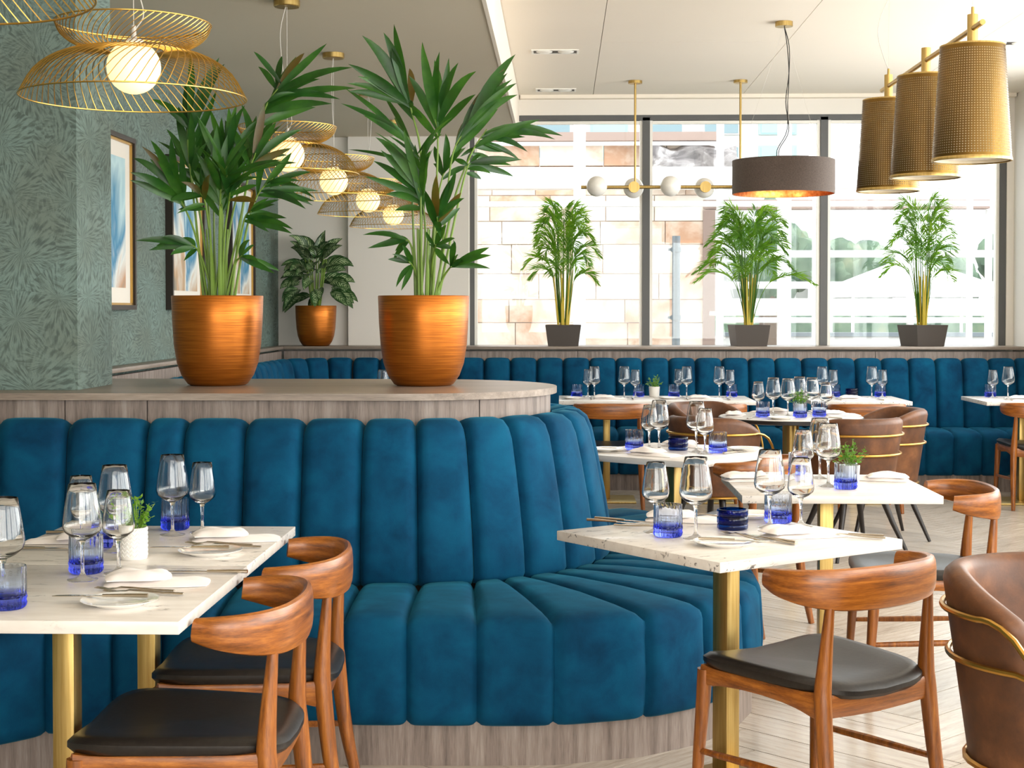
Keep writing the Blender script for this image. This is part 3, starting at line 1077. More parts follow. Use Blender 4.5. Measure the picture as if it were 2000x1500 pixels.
def make_knife():
    t = thing('table_knife', 'knife', 'knife')
    MB().sweep([(-0.105, 0, 0.006), (-0.06, 0, 0.0065), (-0.005, 0, 0.006)], [0.0062, 0.0058, 0.0042], [0.0045, 0.004, 0.0032], 8, 2.5).build('handle', M['steel'], t)
    MB().prism([(-0.005, -0.004), (0.02, -0.0085), (0.07, -0.0095), (0.098, -0.005), (0.106, 0.004), (0.06, 0.0055), (-0.005, 0.004)], 0.0045, 0.0062).build('blade', M['steel'], t)
    return t
kn = make_knife()

def make_fork():
    m = MB()
    m.sweep([(-0.10, 0, 0.005), (-0.05, 0, 0.0055), (0.0, 0, 0.009), (0.03, 0, 0.010), (0.045, 0, 0.006)], [0.0062, 0.004, 0.0026, 0.0045, 0.010], [0.0026, 0.0024, 0.0022, 0.0018, 0.0014], 8, 2.5)
    for y in (-0.0082, -0.0027, 0.0027, 0.0082):
        m.sweep([(0.043, y, 0.0062), (0.065, y, 0.0045), (0.092, y, 0.0075)], [0.0019, 0.0017, 0.0009], [0.0013, 0.0012, 0.0008], 6, 2.5)
    return tag(m.build('table_fork', M['steel'], None), 'fork', 'fork')
fk = make_fork()

def make_napkin(seed):
    r = random.Random(seed)
    t = thing('napkin', 'napkin', 'napkin')
    for nm, (cx, cy, lx, ly, z, rot, hump) in (('fold', (0.0, 0.0, 0.245, 0.105, 0.0, 0.0, 0.010)), ('top_fold', (-0.045, 0.008, 0.155, 0.098, 0.0135, 0.14, 0.014))):
        nx, ny = 15, 9
        up, dn = [], []
        f1, f2 = r.uniform(0, 6), r.uniform(0, 6)
        for j in range(ny):
            for i in range(nx):
                u, v = i / (nx - 1) * 2 - 1, j / (ny - 1) * 2 - 1
                e = (1 - abs(u) ** 5) * (1 - abs(v) ** 6)
                x = u * lx / 2 * (1 - 0.05 * abs(v) ** 3)
                y = v * ly / 2 * (1 - 0.06 * abs(u) ** 3) + 0.005 * math.sin(u * 3 + f2)
                w = 0.003 * math.sin(u * 5 + v * 2.2 + f1) + 0.002 * math.sin(v * 7 + f2)
                X = cx + x * math.cos(rot) - y * math.sin(rot)
                Y = cy + x * math.sin(rot) + y * math.cos(rot)
                up.append((X, Y, z + 0.003 + e * (hump + w)))
                dn.append((X, Y, z + 0.001 + 0.0005 * e))
        m = MB().grid(up, nx, ny).grid(dn, nx, ny)
        edge = [i for i in range(nx)] + [j * nx + nx - 1 for j in range(1, ny)] + [(ny - 1) * nx + i for i in range(nx - 2, -1, -1)] + [j * nx for j in range(ny - 2, 0, -1)]
        o_ = nx * ny
        for a_, b_ in zip(edge, edge[1:] + edge[:1]):
            m.f.append((a_, b_, b_ + o_, a_ + o_))
        m.build(nm, M['linen'], t, 60)
    return t
nk = make_napkin(3)

def make_herb(style, seed):
    r = random.Random(seed)
    t = thing('herb_pot', 'herb pot', 'potted plant')
    if style == 'fluted':
        MB().lathe([(0.0, 0.0), (0.030, 0.0), (0.034, 0.003), (0.038, 0.072), (0.036, 0.073), (0.033, 0.06), (0.0, 0.058)], 72, ribs=24, amp=0.0011, rib_range=(0.004, 0.071)).build('pot', M['ceramic'], t, 60)
    elif style == 'patterned':
        p = MB().lathe([(0.0, 0.0), (0.034, 0.0), (0.036, 0.003), (0.036, 0.082), (0.034, 0.083), (0.032, 0.07), (0.0, 0.068)], 40).build('pot', M['ceramic'], t, 60)
        z = MB()
        for i in range(16):
            for j in range(7):
                a0 = 2 * PI * i / 16
                for k_, dz in ((0.5, 1), (1.0, -1)):
                    a1 = a0 + 2 * PI / 16 * (k_ - 0.5)
                    a2 = a0 + 2 * PI / 16 * k_
                    z0_ = 0.008 + j * 0.011
                    za, zb = (z0_, z0_ + 0.008) if dz > 0 else (z0_ + 0.008, z0_)
                    z.tube([(0.0362 * math.cos(a1), 0.0362 * math.sin(a1), za), (0.0366 * math.cos((a1 + a2) / 2), 0.0366 * math.sin((a1 + a2) / 2), (za + zb) / 2), (0.0362 * math.cos(a2), 0.0362 * math.sin(a2), zb)], 0.0011, 4)
        zo = z.build('zigzag_relief', M['ceramic'], p)
        zo['kind'] = 'stuff'
    else:
        MB().lathe([(0.0, 0.0), (0.034, 0.0), (0.037, 0.003), (0.041, 0.075), (0.039, 0.076), (0.036, 0.062), (0.0, 0.06)], 36).build('pot', M['ceramic'], t, 60)
    m, s = MB(), MB()
    H = 0.07
    for q in range(26):
        a = r.uniform(0, 2 * PI)
        rr = r.uniform(0, 0.02)
        lean = r.uniform(0.0, 0.062)
        h = r.uniform(0.03, 0.085) * (1.15 - lean * 5)
        b = Vector((rr * math.cos(a), rr * math.sin(a), H - 0.01))
        tip = Vector(((rr + lean) * math.cos(a), (rr + lean) * math.sin(a), H + h))
        s.tube([b, b.lerp(tip, 0.5) + Vector((0, 0, 0.008)), tip], 0.0009, 4)
        for w in range(9):
            u = r.uniform(0.35, 1.05)
            c_ = b.lerp(tip, u)
            d = Vector((r.uniform(-1, 1), r.uniform(-1, 1), r.uniform(-0.2, 0.9))).normalized() * r.uniform(0.010, 0.018)
            sd = d.cross(Vector((r.uniform(-1, 1), r.uniform(-1, 1), 1))).normalized() * 0.0046
            m.add([c_, c_ + d * 0.5 + sd, c_ + d, c_ + d * 0.5 - sd], [(0, 1, 2, 3)])
    s.build('stems', M['stem'], t)
    lo = m.build('leaves', M['herb'], t)
    lo['kind'] = 'stuff'
    return t
herbs = {k_: make_herb(k_, i + 5) for i, k_ in enumerate(('fluted', 'patterned', 'plain'))}

KIND = {'L': Kind(wl), 'S': Kind(ws), 'T': Kind(tum), 'V': Kind(vot), 'P': Kind(plate), 'K': Kind(kn), 'F': Kind(fk), 'N': Kind(nk),
        'HF': Kind(herbs['fluted']), 'HP': Kind(herbs['patterned']), 'HC': Kind(herbs['plain'])}
WHAT = {'L': 'large clear wine glass', 'S': 'smaller clear wine glass', 'T': 'ribbed blue-based glass tumbler', 'V': 'short cobalt glass candle holder', 'P': 'small white side plate',
        'K': 'steel table knife', 'F': 'steel table fork', 'N': 'folded white linen napkin'}
WHERE = {'TA': 'on the booth table away from the bench', 'TB': 'on the booth table with the patterned herb pot', 'TC': 'on the diagonal marble table', 'TD': 'on the free-standing marble table',
         'TE': 'on the corner-on marble table', 'RT': 'on the round black-edged table', 'TF': 'on the joined window tables', 'TG': 'on the joined window tables', 'TH': 'on the single window table with a candle glass',
         'TI': 'on the window table beside bare floor', 'TJ': 'on the table behind the copper pots'}
SPECIAL = {}
SETTING = {
 'TA': [('L', -1.24, 3.37, 0, 'large clear wine glass standing next to the tumbler at the booth end'), ('T', -1.205, 3.295, 0, 'ribbed blue-based glass tumbler standing alone near the booth table end'), ('L', -1.15, 3.65, 0, 'large clear wine glass beside the seam of the joined booth tables'), ('S', -1.09, 3.745, 0), ('T', -1.172, 3.748, 0, 'ribbed blue-based glass tumbler at the seam of the joined booth tables'),
        ('P', -0.97, 3.34, 0), ('N', -0.955, 3.60, 8, ), ('K', -1.02, 3.362, 182, 'steel table knife laid across the side plate away from the bench', 0.0105),
        ('F', -0.985, 3.500, 172), ('F', -0.955, 3.465, 172), ('K', -0.875, 3.745, 180, 'steel table knife peeping out past the napkin away from the bench')],
 'TB': [('L', -1.20, 4.09, 0, 'large clear wine glass right behind the patterned herb pot'), ('S', -1.285, 4.07, 0, 'smaller clear wine glass between bench-side napkin and patterned herb pot'), ('T', -1.235, 4.17, 0, 'ribbed blue-based glass tumbler behind the patterned herb pot'), ('L', -1.12, 4.39, 0, 'large clear wine glass against the velvet bench back on the booth table'), ('S', -1.045, 4.44, 0, 'smaller clear wine glass against the velvet bench back on the booth table'), ('T', -1.14, 4.50, 0, 'ribbed blue-based glass tumbler at the bench edge of the booth table'),
        ('HP', -1.115, 3.965, 0, 'white patterned pot of green herbs on the booth table'), ('P', -0.93, 4.04, 0), ('N', -0.915, 4.30, 8, 'folded white linen napkin by the horn-back chair next to the bench'),
        ('K', -0.99, 4.06, 182, 'steel table knife laid across the side plate beside the patterned pot', 0.0105), ('F', -0.945, 4.195, 172), ('F', -0.915, 4.16, 172),
        ('N', -1.375, 4.25, 186, 'folded white linen napkin on the bench side of the booth table'), ('K', -1.39, 4.10, 2, 'steel table knife lying before the bench-side napkin'), ('K', -1.385, 4.40, 2, 'steel table knife lying behind the bench-side napkin')],
 'TC': [('S', 0.278, 4.49, 0, 'smaller clear wine glass on the bench side of the diagonal table'), ('L', 0.384, 4.365, 0, 'large clear wine glass on the bench side of the diagonal table'), ('T', 0.308, 4.402, 0, 'ribbed blue-based glass tumbler on the bench side of the diagonal table'), ('V', 0.51, 4.56, 0), ('L', 0.625, 4.60, 0, 'large clear wine glass past the candle glass on the diagonal table'), ('S', 0.722, 4.63, 0, 'smaller clear wine glass past the candle glass on the diagonal table'), ('T', 0.664, 4.70, 0, 'ribbed blue-based glass tumbler past the candle glass on the diagonal table'),
        ('P', 0.45, 4.235, 0), ('K', 0.485, 4.235, -12, 'steel table knife laid across the side plate beside the candle glass', 0.0105), ('F', 0.515, 4.385, 118), ('F', 0.585, 4.32, 130), ('K', 0.588, 4.345, 128, 'steel table knife lying beside two forks on the diagonal table'),
        ('N', 0.70, 4.42, 20, 'folded white linen napkin in front of the horn-back chair at the diagonal table'), ('K', 0.822, 4.43, 160, 'steel table knife lying with a fork near the chair corner of the diagonal table'), ('F', 0.825, 4.395, 160),
        ('K', 0.175, 4.66, -28, 'steel table knife nearer the velvet bench edge of the diagonal table'), ('K', 0.20, 4.70, -28, 'steel table knife next to the bench-side napkin of the diagonal table'), ('F', 0.25, 4.56, -28), ('N', 0.385, 4.73, -12, 'folded white linen napkin facing the velvet bench on the diagonal table'), ('P', 0.60, 4.815, 0), ('F', 0.465, 4.81, 150)],
 'TD': [('L', 0.985, 5.675, 0, 'large clear wine glass before the fluted herb pot on the free-standing table'), ('S', 0.90, 5.72, 0), ('L', 1.0, 5.95, 0, 'large clear wine glass behind the herb pot on the free-standing table'), ('T', 1.035, 5.60, 0, 'ribbed blue-based glass tumbler before the fluted herb pot, free-standing table'), ('T', 0.93, 6.01, 0, 'ribbed blue-based glass tumbler behind the fluted herb pot, free-standing table'), ('HF', 1.075, 5.74, 0, 'fluted white pot of green herbs on the free-standing table'),
        ('N', 1.205, 5.90, 165, 'folded white linen napkin near the chair of the free-standing table'), ('N', 0.74, 5.86, 10, 'folded white linen napkin at the bare edge of the free-standing table')],
 'TE': [('S', 0.415, 7.19, 0, 'smaller clear wine glass on the bench side of the corner-on table'), ('L', 0.455, 7.10, 0, 'large clear wine glass on the bench side of the corner-on table'), ('L', 0.62, 7.03, 0, 'large clear wine glass on the chair side of the corner-on table'), ('S', 0.652, 6.945, 0, 'smaller clear wine glass on the chair side of the corner-on table'), ('T', 0.342, 7.135, 0, 'ribbed blue-based glass tumbler on the bench side of the corner-on table'), ('T', 0.716, 7.006, 0, 'ribbed blue-based glass tumbler on the chair side of the corner-on table'), ('V', 0.545, 7.13, 0),
        ('P', 0.215, 7.06, 0), ('P', 0.85, 7.105, 0), ('N', 0.42, 6.86, -38, 'folded white linen napkin on the bench side of the corner-on table'), ('N', 0.60, 7.31, -38, 'folded white linen napkin behind the candle glass of the corner-on table'), ('F', 0.285, 6.975, -30), ('K', 0.80, 7.0, 50)],
 'RT': [('S', 1.225, 9.56, 0), ('L', 1.312, 9.52, 0), ('L', 1.385, 9.40, 0), ('L', 1.495, 9.66, 0), ('L', 1.555, 9.55, 0), ('S', 1.625, 9.46, 0), ('T', 1.225, 9.34, 0), ('T', 1.575, 9.40, 0), ('T', 1.445, 9.31, 0),
        ('HF', 1.465, 9.47, 0, 'fluted white pot of green herbs on the round table'), ('N', 1.075, 9.455, 78), ('N', 1.32, 9.745, 150), ('N', 1.72, 9.50, 10), ('P', 1.31, 9.16, 0), ('P', 1.64, 9.70, 0), ('F', 1.16, 9.24, 60), ('K', 1.60, 9.24, 130)],
 'TF': [('T', 0.12, 11.46, 0), ('S', 0.205, 11.50, 0), ('L', 0.25, 11.36, 0), ('L', 0.47, 11.36, 0), ('S', 0.555, 11.42, 0), ('T', 0.585, 11.52, 0), ('HC', 0.70, 11.50, 0, 'plain white pot of green herbs at the joined window tables'), ('N', 0.36, 11.16, 0), ('P', 0.09, 11.20, 0), ('F', 0.22, 11.12, 90), ('K', 0.52, 11.12, 90)],
 'TG': [('T', 0.845, 11.47, 0), ('S', 0.885, 11.55, 0), ('L', 0.93, 11.36, 0), ('L', 1.17, 11.36, 0), ('S', 1.255, 11.42, 0), ('T', 1.28, 11.52, 0), ('N', 1.05, 11.16, 0), ('P', 0.79, 11.22, 0), ('F', 0.91, 11.12, 90), ('K', 1.21, 11.12, 90)],
 'TH': [('L', 1.925, 11.37, 0), ('S', 2.02, 11.45, 0), ('T', 2.05, 11.55, 0), ('V', 2.18, 11.57, 0), ('L', 2.295, 11.40, 0), ('S', 2.385, 11.46, 0), ('T', 2.39, 11.56, 0), ('N', 2.14, 11.16, 0), ('F', 2.0, 11.12, 90), ('K', 2.30, 11.12, 90)],
 'TI': [('S', 3.195, 11.46, 0), ('L', 3.29, 11.40, 0), ('T', 3.205, 11.56, 0), ('N', 3.36, 11.16, 0), ('K', 3.52, 11.12, 90), ('F', 3.21, 11.12, 90)],
 'TJ': [('L', -1.245, 10.72, 0), ('S', -1.16, 10.80, 0), ('T', -1.30, 10.82, 0)],
}
for tk, items in SETTING.items():
    for it in items:
        kd, x, y, rz = it[:4]
        lb = it[4] if len(it) > 4 and it[4] else None
        lift = it[5] if len(it) > 5 else 0.0
        w_ = 'on the joined window tables' if tk in ('TF', 'TG') else WHERE[tk]
        if lb:
            KIND[kd].put((x, y, TZ + lift), A(rz), lb)
        else:
            lb = WHAT[kd] + ' ' + w_
            KIND[kd].put((x, y, TZ + lift), A(rz), lb, WHAT[kd].replace('knife', 'knive').replace('glass', 'glasse' if WHAT[kd].endswith('glass') else 'glass') + 's ' + w_)
# ================================================================== WIRE PENDANTS
def wires(prof, count, twist, rad, z0):
    m = MB()
    P = spline([(r, 0, z) for r, z in prof], 3)
    n = len(P)
    for i in range(count):
        a0 = 2 * PI * i / count
        path = []
        for k_, p in enumerate(P):
            a = a0 + twist * k_ / (n - 1)
            path.append((p.x * math.cos(a), p.x * math.sin(a), z0 + p.z))
        m.tube(path, rad, 4, False)
    for r, z in (prof[0], prof[-1]):
        ring = [(r * math.cos(2 * PI * q / 60), r * math.sin(2 * PI * q / 60), z0 + z) for q in range(61)]
        m.tube(ring, rad * 1.5, 6, False)
    return m

def make_wire_pendant():
    t = thing('wire_pendant', 'pendant', 'pendant light')
    zw = 2.188
    wires([(0.088, 0.0), (0.16, -0.004), (0.235, -0.028), (0.295, -0.072), (0.338, -0.145)], 72, A(-34), 0.0016, zw).build('lower_shade', M['gold_wire'], t)
    wires([(0.088, 0.0), (0.135, 0.002), (0.185, 0.020), (0.218, 0.046), (0.232, 0.078)], 64, A(42), 0.0016, zw).build('upper_shade', M['gold_wire'], t)
    MB().lathe([(0.081 * math.sin(PI * i / 16), 2.135 - 0.081 * math.cos(PI * i / 16)) for i in range(17)], 32).build('globe', M['globe_lit'], t)
    MB().lathe([(0.0, 2.262), (0.007, 2.262), (0.009, 2.225), (0.03, 2.217), (0.03, 2.20), (0.0, 2.20)], 16).build('lamp_holder', M['cable'], t)
    MB().box((0, 0, 2.219), (0.176, 0.006, 0.004), 0.6).build('cross_bar', M['gold_wire'], t)
    MB().tube([(0, 0, 2.26), (0, 0, Z_SOFFIT - 0.02)], 0.0014, 6).build('suspension_wire', M['cable'], t)
    MB().tube(spline([(0.006, 0, 2.25), (0.028, 0.01, 2.30), (0.004, 0, 2.40), (-0.02, 0.0, 2.52), (-0.034, 0, 2.66), (-0.03, 0, 2.74), (-0.004, 0, Z_SOFFIT - 0.02)], 5), 0.0019, 6).build('power_cord', M['cable'], t)
    MB().lathe([(0.0, Z_SOFFIT - 0.03), (0.058, Z_SOFFIT - 0.03), (0.062, Z_SOFFIT - 0.026), (0.062, Z_SOFFIT), (0.0, Z_SOFFIT)], 32).build('ceiling_canopy', M['brass'], t)
    return t

wp = Kind(make_wire_pendant())
WPL = 'gold wire double-saucer pendant with lit globe '
for y, rz, w_ in ((3.10, 10, 'cut by the frame above the booth tables'), (4.64, 0, 'over the booth table, showing both saucers whole'), (7.26, 35, 'first behind the divider, past the pier'),
                  (8.75, 80, 'second behind the divider'), (10.31, 140, 'third behind the divider'), (11.87, 205, 'last of the row before the white wall')):
    wp.put((-1.295, y, 0), A(rz), WPL + w_, 'wire pendants in a line')

# ================================================================== BRASS TRIPLE PENDANT
bt = thing('triple_pendant', 'bar pendant with three perforated brass drum shades', 'pendant light', (1.89, 0, 0))
MB().tube([(0, 6.98, 2.69), (0, 9.14, 2.69)], 0.013, 14).build('bar', M['brass'], bt)
for y in (7.15, 8.05, 8.96):
    MB().lathe([(0.0, 2.755), (0.024, 2.755), (0.024, 2.612), (0.0, 2.612)], 20, (0, y, 0)).build('socket', M['brass'], bt)
    s_ = MB().lathe([(0.1785, 2.085), (0.145, 2.612)], 96, (0, y, 0)).build('shade', M['perf'], bt, 80)
    MB().lathe([(0.172, 2.088), (0.140, 2.606), (0.0, 2.606)], 48, (0, y, 0)).build('liner', M['shade_liner'], s_)
    MB().lathe([(0.0, 2.6125), (0.146, 2.6125), (0.147, 2.605)], 48, (0, y, 0)).build('cap', M['brass'], s_)
    MB().lathe([(0.1785, 2.098), (0.1805, 2.094), (0.1805, 2.082), (0.172, 2.082)], 64, (0, y, 0)).build('hem', M['brass'], s_)
    MB().lathe([(0.0, 2.102), (0.170, 2.102)], 48, (0, y, 0)).build('diffuser', M['globe_off'], s_)
for y in (7.15, 8.96):
    MB().tube([(0, y, 2.75), (0, y, Z_CEIL)], 0.001, 6).build('suspension_wire', M['cable'], bt)
    MB().lathe([(0.0, 2.79), (0.007, 2.79), (0.008, 2.755)], 12, (0, y, 0)).build('ferrule', M['brass'], bt)
MB().tube(spline([(0, 8.96, 2.78), (-0.03, 8.96, 2.86), (-0.062, 8.96, 2.98), (-0.05, 8.96, 3.08), (0.0, 8.96, 3.2)], 5), 0.0022, 6).build('power_cord', M['cable'], bt)

# ================================================================== DRUM PENDANT
dr = thing('drum_pendant', 'wide taupe fabric drum pendant with copper lining above the round table', 'pendant light', (1.395, 9.70, 0))
MB().lathe([(0.318, 2.125), (0.318, 2.335)], 72).build('shade', M['drum'], dr, 80)
MB().lathe([(0.3175, 2.126), (0.313, 2.126), (0.313, 2.334), (0.3175, 2.335)], 72).build('lining', M['drum_inner'], dr, 80)
fr = MB()
for a in (0, 120, 240):
    fr.tube([(0, 0, 2.30), (0.312 * math.cos(A(a)), 0.312 * math.sin(A(a)), 2.32)], 0.003, 6)
fr.build('spider_frame', M['brass'], dr)
for a in (60, 180, 300):
    cx_, cy_ = 0.12 * math.cos(A(a)), 0.12 * math.sin(A(a))
    MB().lathe([(0.028 * math.sin(PI * i / 10), 2.20 - 0.034 * math.cos(PI * i / 10)) for i in range(11)], 16, (cx_, cy_, 0)).build('bulb', M['bulb'], dr)
    MB().tube([(cx_, cy_, 2.23), (cx_ * 0.3, cy_ * 0.3, 2.30)], 0.007, 8).build('bulb_arm', M['brass'], dr)
for a in (30, 150, 270):
    MB().tube([(0.31 * math.cos(A(a)), 0.31 * math.sin(A(a)), 2.33), (0, 0, Z_CEIL - 0.03)], 0.0006, 4).build('suspension_wire', M['cable'], dr)
for off in (0.0, 0.012):
    MB().tube(spline([(off - 0.03, 0, 2.31), (-0.04 + off, 0, 2.40), (0.02 + off, 0, 2.52), (0.025 - off, 0, 2.7), (0.032, 0, 2.88), (0.02 + off, 0, 3.05), (0.0, 0, Z_CEIL - 0.02)], 5), 0.0028, 6).build('power_cord', M['black_cable'], dr)
MB().lathe([(0.0, Z_CEIL - 0.03), (0.055, Z_CEIL - 0.03), (0.055, Z_CEIL), (0.0, Z_CEIL)], 28).build('ceiling_canopy', M['brass'], dr)

# ================================================================== GLOBE BAR PENDANT
gb = thing('globe_bar_pendant', 'straight brass bar pendant with white opal globes before the window', 'pendant light', (0, 12.15, 0))
ZB = 2.366
MB().tube([(0.16, 0, ZB), (1.84, 0, ZB)], 0.014, 12).build('bar', M['brass'], gb)
for x in (0.585, 1.41):
    MB().tube([(x, 0, ZB), (x, 0, Z_CEIL)], 0.009, 10).build('rod', M['brass'], gb)
    MB().lathe([(0.0, Z_CEIL - 0.022), (0.055, Z_CEIL - 0.022), (0.055, Z_CEIL), (0.0, Z_CEIL)], 28, (x, 0, 0)).build('ceiling_plate', M['brass'], gb)
for i, x in enumerate((0.282, 0.577, 0.857, 1.138, 1.42, 1.70)):
    sd = -1 if i % 2 == 0 else 1
    MB().lathe([(0.081 * math.sin(PI * q / 16), ZB - 0.081 * math.cos(PI * q / 16)) for q in range(17)], 28, (x, sd * 0.095, 0)).build('globe', M['globe_off'], gb)
    MB().tube([(x, -0.016 if sd > 0 else 0.016, ZB), (x, sd * 0.022, ZB)], 0.044, 24).build('globe_cup', M['brass'], gb)

# ================================================================== RECESSED DOWNLIGHTS
def make_downlight():
    t = thing('recessed_downlight', 'twin downlight', 'downlight')
    z = Z_CEIL
    m = MB()
    for cx_, cy_, sx, sy in ((0, 0.075, 0.33, 0.014), (0, -0.075, 0.33, 0.014), (0.158, 0, 0.014, 0.16), (-0.158, 0, 0.014, 0.16)):
        m.box((cx_, cy_, z - 0.003), (sx, sy, 0.008))
    m.build('frame', M['downlight_white'], t)
    MB().box((0, 0, z - 0.0015), (0.30, 0.138, 0.003)).build('recess', M['downlight_dark'], t)
    for x in (-0.075, 0.075):
        MB().lathe([(0.0, z - 0.012), (0.03, z - 0.012), (0.055, z - 0.006), (0.058, z - 0.002)], 24, (x, 0, 0)).build('gimbal', M['downlight_white'], t)
    return t
dl = Kind(make_downlight())
for x, y in ((-0.04, 10.75), (-0.04, 12.62), (3.02, 10.5)):
    dl.put((x, y, 0), 0, 'white twin recessed downlight set into the warm white ceiling', 'ceiling downlights')

# ================================================================== PICTURES
for i, (y0, y1) in enumerate(((7.62, 8.475), (9.27, 10.13), (10.96, 11.81))):
    lb = ('framed blue and ochre abstract picture beside the papered pier', 'framed blue and ochre abstract picture in the middle of the papered wall', 'framed blue and ochre abstract picture next to the variegated plant')[i]
    t = thing('framed_picture', lb, 'picture', (XL, (y0 + y1) / 2, 1.872))
    w_, h_ = y1 - y0, 0.945
    m, g = MB(), MB()
    for b, dd, mm, off in ((0.026, 0.045, m, 0), (0.012, 0.032, g, 0.026)):
        ww, hh_ = w_ - 2 * off, h_ - 2 * off
        for sgn in (-1, 1):
            mm.box((dd / 2, sgn * (ww / 2 - b / 2), 0), (dd, b, hh_))
            mm.box((dd / 2, 0, sgn * (hh_ / 2 - b / 2)), (dd, ww - 2 * b, b))
    m.build('frame', M['frame_dark'], t)
    g.build('slip', M['frame_gold'], t)
    MB().box((0.009, 0, 0), (0.018, w_ - 0.07, h_ - 0.07)).build('mount', M['mount'], t)
    MB().box((0.012, 0, 0), (0.016, w_ - 0.26, h_ - 0.24)).build('painting', M['art%d' % i], t)

# ================================================================== PLANTS
def make_copper_pot(parent, s=1.0):
    pr = [(0.0, 0.0), (0.105, 0.0), (0.118, 0.006), (0.142, 0.04), (0.160, 0.09), (0.171, 0.16), (0.177, 0.25), (0.181, 0.353), (0.179, 0.356), (0.170, 0.354), (0.168, 0.32), (0.0, 0.318)]
    MB().lathe([(r * s, z * s) for r, z in pr[:-1]], 48).build('pot', M['copper_pot'], parent, 60)
    MB().lathe([(0.0, 0.322 * s), (0.168 * s, 0.320 * s)], 24).build('soil', M['soil'], parent)

WPROF = [0.22, 0.62, 0.9, 1.0, 0.92, 0.72, 0.42, 0.0]
def blade(base, tip, width, bend, nrm, mat, parent, name='leaflet', fold=0.25):
    base, tip = Vector(base), Vector(tip)
    ctrl = (base + tip) / 2 + Vector(bend)
    n = len(WPROF)
    pts = []
    for i, wv in enumerate(WPROF):
        t = i / (n - 1)
        p = base * (1 - t) ** 2 + ctrl * 2 * t * (1 - t) + tip * t * t
        tg = ((ctrl - base) * (1 - t) + (tip - ctrl) * t).normalized()
        sd = tg.cross(Vector(nrm))
        sd = sd.normalized() if sd.length > 1e-4 else Vector((1, 0, 0))
        up = sd.cross(tg).normalized()
        w = width * wv / 2
        pts += [p - sd * w + up * w * fold, p, p + sd * w + up * w * fold]
    m = MB().grid(pts, 3, n)
    return m.build(name, mat, parent, 80)

def kentia(loc, label, fronds, seed, extra):
    """fronds: (petiole points, leaflet tips, depth of tip), on a 2 mm sketch grid: x from pot axis, z above the rim"""
    r = random.Random(seed)
    t = thing('potted_kentia_palm', label, 'potted plant', loc)
    make_copper_pot(t)
    U = 0.00203
    def W(p, y):
        return Vector((p[0] * U, y, 0.355 + p[1] * U))
    for pet, tips, dep in fronds:
        path = [W(pet[0], 0.0) + Vector((r.uniform(-0.02, 0.02), r.uniform(-0.03, 0.03), -0.035))]
        for j, p in enumerate(pet[1:]):
            path.append(W(p, dep * ((j + 1) / len(pet)) ** 1.4))
        sp = spline(path, 5)
        n = len(sp)
        fr_ = MB().tube(sp, [lerp(0.0058, 0.0022, i / (n - 1)) for i in range(n)], 6).build('frond', M['stem'], t)
        for j, tp_ in enumerate(tips):
            u = 1.0 - 0.36 * (j / max(1, len(tips))) * r.uniform(0.6, 1.1) - 0.04
            bi = min(n - 1, max(0, int(u * (n - 1))))
            base = sp[bi]
            tip = W(tp_, dep + r.uniform(-0.09, 0.09))
            L = (tip - base).length
            dry = r.random() < 0.08
            blade(base, tip, min(0.042, 0.013 + L * 0.085) * r.uniform(0.8, 1.15), (r.uniform(-0.02, 0.02), r.uniform(-0.03, 0.03), 0.05 * L + r.uniform(0, 0.16) * L),
                  (r.uniform(-0.45, 0.45), -1, r.uniform(-0.3, 0.5)), M['dry_tip'] if dry else M['kentia'], fr_)
            if j % 2 == 0:
                t2 = base + (tip - base) * r.uniform(0.7, 0.95) + Vector((r.uniform(-0.05, 0.05), r.uniform(0.0, 0.12), r.uniform(-0.06, 0.02)))
                blade(sp[max(0, bi - 1)], t2, min(0.042, 0.014 + L * 0.08), (r.uniform(-0.02, 0.02), 0, 0.10 * L), (r.uniform(-0.5, 0.5), -1, r.uniform(-0.2, 0.6)), M['kentia'], fr_)
    for _ in range(extra):
        a = r.uniform(0, 2 * PI)
        hgt = r.uniform(0.28, 0.62)
        out = r.uniform(0.10, 0.26)
        d = Vector((math.cos(a), math.sin(a), 0))
        path = [Vector((0, 0, 0.32)) + d * 0.03, Vector((0, 0, 0.355 + hgt * 0.6)) + d * 0.05, Vector((0, 0, 0.355 + hgt)) + d * out * 0.5, Vector((0, 0, 0.355 + hgt * 1.08)) + d * out]
        sp = spline(path, 5)
        n = len(sp)
        fr_ = MB().tube(sp, [lerp(0.0052, 0.002, i / (n - 1)) for i in range(n)], 6).build('frond', M['stem'], t)
        for j in range(7):
            bi = int(lerp(0.55, 1.0, j / 6) * (n - 1))
            sd = d.cross(Vector((0, 0, 1))) * (1 if j % 2 else -1)
            L = r.uniform(0.16, 0.30)
            dirn = (d * 0.7 + sd * r.uniform(0.3, 0.9) + Vector((0, 0, r.uniform(0.1, 0.9)))).normalized()
            blade(sp[bi], sp[bi] + dirn * L, r.uniform(0.020, 0.036), (0, 0, 0.07 * L), (r.uniform(-0.5, 0.5), -0.8, 0.7), M['kentia'], fr_)
    for a in range(6):
        x = 0.028 * math.cos(a * 1.05)
        y = 0.028 * math.sin(a * 1.05)
        MB().tube([(x, y, 0.31), (x * 1.2, y * 1.2, 0.46), (x * 1.5, y * 1.5, 0.62)], [0.0095, 0.007, 0.0035], 6).build('cane', M['stem'], t)
    return t

def sk(cx, cy, items):
    return [([(x - cx, cy - y) for x, y in pet], [(x - cx, cy - y) for x, y in tips], dep) for pet, tips, dep in items]

